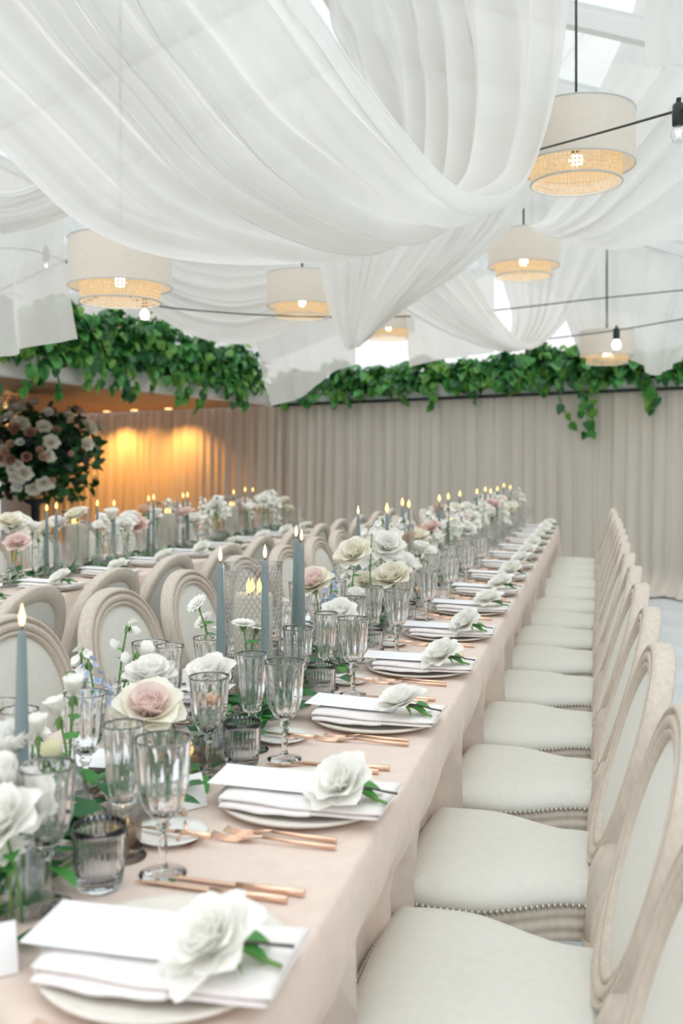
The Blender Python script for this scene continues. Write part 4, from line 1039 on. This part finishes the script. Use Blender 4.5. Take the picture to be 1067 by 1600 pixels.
def flower(kind, X, Y, ztop, lean, label, group, near=False, face=(0, 0), zb=None, scl=1.0):
    h = ztop - (TZ + .012); key = (round(h, 2), round(lean[0], 2), round(lean[1], 2))
    if key not in STEMS: STEMS[key] = stem_mesh(key[0], key[1:])
    t = thing(kind.replace(' ', '_'), label, 'flower', (X, Y, TZ + .012), 0, group)
    link('stem', STEMS[key], t)
    rot = (face[0], face[1], (X * 37 + Y * 91) % 6.28)
    M0 = Matrix.Translation((key[1], key[2], key[0] - .006)) @ Euler((face[0], face[1], 0)).to_matrix().to_4x4() @ Matrix.Rotation(rot[2], 4, 'Z') @ Matrix.Scale(scl, 4)
    if near and 'rose' in kind:
        mats = {'blush rose': ('petal_blush', 'petal_blush', 'petal_cream'), 'white open rose': ('petal_white',), 'white rose': ('petal_white',), 'cream rose': ('petal_cream',), 'peach rose': ('petal_peach',)}[kind]
        rose_parts(t, .052, mats, M0, OPEN if kind != 'white rose' else CUPPED, seed=21 + len(kind))
    else:
        o = link('bloom', BL[kind], t); o.matrix_local = M0
    for k in range(4): link('sepal', sepal, t, (key[1], key[2], key[0] - .004), (-.9, 0, k * 1.57 + X * 9), .7)
    for k in range(2): link('leaf', rleaf, t, (lerp(0, key[1], .6), lerp(0, key[2], .6), key[0] * (.62 + .12 * k)), (.3, .2, k * 2.6 + Y * 7), .8)
NEAR = sorted([  # kind, px, py of the bloom, X, lean, face, vase
    ('blush rose', 233, 1118, -.775, (.01, -.02), (.45, .25), 'c'), ('white open rose', 330, 1060, -.78, (-.01, 0), (.5, -.1), 'b'), ('white sweet pea', 200, 968, -1.0, (.03, 0), (.1, .2), 'b'),
    ('white sweet pea', 215, 1015, -.95, (.05, .01), (.2, .3), 'b'), ('white lisianthus', 115, 1085, -.86, (.01, 0), (.2, .1), 'b'), ('white lisianthus', 92, 1112, -.85, (-.02, -.01), (.2, -.2), ''),
    ('yellow ranunculus bud', 80, 1180, -.80, (.0, .0), (.15, .1), 'b'), ('white open rose', 235, 1062, -.90, (-.02, .0), (.3, .1), 'b'), ('blue delphinium', 138, 1030, -.98, (-.03, .01), (.1, -.3), 'b'),
    ('white scabiosa', 308, 942, -.98, (-.05, .0), (.6, -.5), 'c'), ('white scabiosa', 318, 965, -.98, (-.03, .0), (.5, -.6), ''), ('white scabiosa', 380, 968, -.82, (-.02, .01), (.1, .1), 'c'), ('white scabiosa', 402, 972, -.82, (.03, .0), (.15, .2), ''),
    ('white rose', 12, 1235, -.75, (-.03, 0), (.4, -.2), 'b'), ('white open rose', 6, 1290, -.72, (-.02, -.01), (.5, -.2), ''), ('peach rose', 332, 1100, -.73, (.0, -.01), (.25, .0), 'b'),
    ('blue delphinium', 519, 892, -.80, (.01, 0), (.05, .1), 'b'), ('blush rose', 492, 915, -.82, (-.02, 0), (.5, -.2), 'b'), ('cream rose', 570, 912, -.80, (.01, 0), (.5, .2), 'b'),
    ('white open rose', 530, 960, -.72, (.0, 0), (.5, .1), 'b'), ('white stock spike', 545, 880, -.86, (.0, 0), (0, .1), 'b'), ('white rose', 555, 940, -.76, (.0, 0), (.4, .2), ''), ('cream rose', 640, 890, -.74, (0, 0), (.5, 0), 'b'),
    ('white rose', 26, 1180, -.79, (.0, 0), (.4, 0), 'b'), ('white open rose', 30, 1262, -.74, (.01, 0), (.5, .1), ''), ('white scabiosa', 8, 1345, -.73, (-.01, 0), (.4, 0), ''), ('white lisianthus', 60, 1140, -.82, (0, 0), (.2, 0), ''),
    ('white stock spike', 130, 1010, -1.02, (.02, 0), (0, .1), '')], key=lambda q: q[1])
vn = 0
for i, (kd, px, py, X, ln, fc, vs_) in enumerate(NEAR):
    Y = y_at(px, X) ; zt = min(1.16, max(.86, z_at(py, X, Y)))
    X -= ln[0]; Y -= ln[1]
    side = 'left' if px < 200 else ('right' if px > 420 else 'middle')
    flower(kd, X, Y, zt, ln, f'{kd}, {ORD[i]} from the left among the front blooms of the near table', 'front centrepiece flowers', True, fc, scl={'blush rose': 1.25, 'peach rose': .5, 'white open rose': 1.05}.get(kd, 1))
    if vs_:
        OCC.append((X, Y, .034))
        single('bud_vase', cylv if vs_ == 'c' else bud, f'clear glass bud vase holding the {kd}, {ORD[vn]} front vase', 'vase', (X, Y, TZ + .001), 0, 'front bud vases'); vn += 1
rf = random.Random(21)
def row_flowers(xc, y0, y1, step, hur_y, where, group, spread):
    y = y0; n = 0
    kinds = ['white rose', 'white open rose', 'cream rose', 'white stock spike', 'white open rose', 'white rose', 'peach rose', 'white snapdragon', 'white scabiosa', 'white open rose', 'blush rose', 'cream rose', 'white stock spike']
    while y < y1 and n < 88:
        X = xc + rf.uniform(-spread, spread); kd = kinds[(n * 5 + rf.randrange(3)) % len(kinds)]
        yo = y
        for tr in range(40):
            if free(X, yo, .040): break
            X = xc + rf.uniform(-spread, spread) * (1 + tr * .03); yo = y + rf.uniform(-.06, .06)
        else: y += step * .5; continue
        OCC.append((X, yo, .018))
        zt = rf.uniform(.93, 1.06) if 'spike' not in kd and 'snap' not in kd else rf.uniform(1.02, 1.14)
        flower(kd, X, yo, zt, (rf.uniform(-.02, .02), rf.uniform(-.02, .02)), f'{kd}, {ORD[n]} bloom {where}', group, False, (rf.uniform(.1, .7), rf.uniform(-.4, .4)), scl=rf.uniform(1.1, 1.5))
        if n % 2 == 0: single('bud_vase', bud, f'clear glass bud vase under the {ORD[n]} bloom {where}', 'vase', (X, yo, TZ + .001), 0, 'bud vases ' + where)
        n += 1; y += step * rf.uniform(.6, 1.3)
row_flowers(-.79, 3.15, 9.0, .085, HUR1, 'behind the front group on the near table', 'centrepiece flowers on the near table', .07)
row_flowers(-2.78, 3.9, 8.3, .075, [y_at(q, -2.74) for q in (118, 262, 362)], 'along the far-left table', 'centrepiece flowers on the far-left table', .10)

# ------------------------------------------------------------------ greenery garlands
def garland(xc, y0, y1, label, n_part, n_stuff, seed, cover):
    rnd = random.Random(seed); t = thing('greenery_garland', label, 'garland', (xc, y0, TZ), 0)
    pts = [(.04 * math.sin(i * .9), (y1 - y0) * i / 50, .012) for i in range(51)]
    link('vine', MB().tube(pts, .004, 5).mesh('vine', 'stem_green'), t)
    mm = [MB(), MB(), MB()]
    for k in range(n_part + n_stuff):
        part = k < n_part
        y = rnd.uniform(0, min(cover, y1 - y0)) if part else rnd.uniform(0 if not part else cover, y1 - y0)
        x = rnd.gauss(.0, .045); z = .012 + abs(rnd.gauss(0, .02)); a = rnd.uniform(0, 6.28); rot = (rnd.uniform(-.1, .7), rnd.uniform(-.4, .4), a); ki = rnd.choice((0, 0, 0, 1, 2)); s_ = rnd.uniform(.8, 1.3)
        if part: link('leaf', rusc[ki], t, (x, y, z), rot, s_)
        else: scatter(mm[ki], RA[ki], (x, y, z), rot, s_)
    for q, mt in zip(mm, ('leaf_deep', 'leaf_fresh', 'leaf_olive')):
        if q.v: tag(link('foliage', q.mesh('foliage', mt), t), kind='stuff')
garland(-.77, 1.0, 9.0, 'green leafy garland running down the middle of the near table', 290, 420, 5, 2.6)
garland(-2.72, 3.6, 8.3, 'green leafy garland running down the middle of the far-left table', 0, 500, 6, 0)

# ------------------------------------------------------------------ big flower arrangement, stand, chandelier and spots under the soffit
FC = P(55, 712, 10.4)
st = thing('flower_stand', 'dark stand below the large flower arrangement on the left', 'stand', (FC.x, FC.y, 0))
link('column', MB().lathe([(.0, .0), (.16, .0), (.16, .03), (.05, .05), (.045, .9), (.12, .94), (.12, .97), (0, .97)], 24).mesh('column', 'dark_stand'), st)
fa = thing('flower_arrangement', 'large rounded arrangement of pale and dusty roses with dark foliage, left edge', 'flowers', (FC.x, FC.y, .97), 0, None, (1.15, 1.15, 1.0))
rnd = random.Random(9); mm = MB(); m2 = MB(); zc = FC.z - .97
for k in range(1500):
    d = Vector((rnd.gauss(0, 1), rnd.gauss(0, 1), rnd.gauss(0, 1))).normalized(); r = rnd.uniform(.35, 1.08)
    p = Vector((d.x * .60 * r, d.y * .60 * r, zc + d.z * .56 * r))
    if p.z < .0: continue
    scatter(mm if rnd.random() < .75 else m2, PA[1], p, (rnd.uniform(-1.5, 1.5), rnd.uniform(-1, 1), rnd.uniform(0, 6.28)), rnd.uniform(.7, 1.2))
tag(link('foliage', mm.mesh('foliage', 'leaf_deep'), fa), kind='stuff'); tag(link('foliage', m2.mesh('foliage', 'leaf_olive'), fa), kind='stuff')
BLD = [BL['cream rose'], rose_joined(.05, 'petal_dusty', CUPPED, 5), BL['peach rose'], BL['cream rose'], BL['white rose']]
for k in range(120):
    d = Vector((rnd.gauss(0, 1), rnd.gauss(0, 1) - .9, rnd.gauss(0, 1))).normalized(); p = Vector((d.x * .68, d.y * .68, zc + d.z * .58))
    if p.z < .02: continue
    o = link('bloom', rnd.choice(BLD), fa, p, d.to_track_quat('Z', 'Y').to_euler(), rnd.uniform(1.0, 1.9))
CP = P(14, 628, 10.6)
ch = thing('crystal_chandelier', 'warm glittering crystal chandelier at the left edge above the flowers', 'chandelier', CP)
bead = MB().sphere((0, 0, 0), .018, 6, 4, 1.5).mesh('crystal', 'crystal_gold'); lit = MB().sphere((0, 0, 0), .028, 8, 6).mesh('bulb', 'crystal_glow')
for ring, (r, z, n) in enumerate(((.20, .03, 16), (.26, -.08, 20), (.18, -.18, 14), (.09, -.26, 8))):
    for k in range(n):
        a = 2 * PI * k / n; link('crystal', bead, ch, (r * math.cos(a), r * math.sin(a), z))
    link('ring', MB().tube([(r * math.cos(a), r * math.sin(a), z + .03) for a in [2 * PI * q / 24 for q in range(25)]], .006, 5, False).mesh('ring', 'crystal_gold'), ch)
for k in range(5): link('bulb', lit, ch, (.15 * math.cos(k * 1.257), .15 * math.sin(k * 1.257), -.05))
link('rod', MB().tube([(0, 0, -.2), (0, 0, 2.11 - CP.z)], .008, 6).mesh('rod', 'crystal_gold'), ch)
la = bpy.data.lights.new('chandelier_light', 'POINT'); la.energy = 6; la.color = (1, .6, .28); la.shadow_soft_size = .1; link('chandelier_light', la, ch, (0, 0, -.12))
dl = MB().lathe([(0, 0), (.04, 0), (.05, -.004), (.05, .003)], 20).mesh('lens', 'downlight_glow'); dr = MB().lathe([(.05, -.004), (.062, -.006), (.062, .003)], 20).mesh('bezel', 'white_paint')
for i, (px, e) in enumerate(((200, 150), (243, 40), (296, 120), (140, 60))):
    q = wall_pt(wall_s(px), 2.108, .42)
    t = thing('downlight', f'recessed warm downlight in the soffit, {ORD[i]} by the orange-lit curtain', 'light', q, 0, 'soffit downlights')
    link('lens', dl, t); link('bezel', dr, t)
    la = bpy.data.lights.new('spot', 'SPOT'); la.energy = e; la.color = (1, .44, .10); la.spot_size = 2.3; la.spot_blend = .7; la.shadow_soft_size = .04
    link('spot', la, t, (0, 0, -.02), (0, 0, 0))
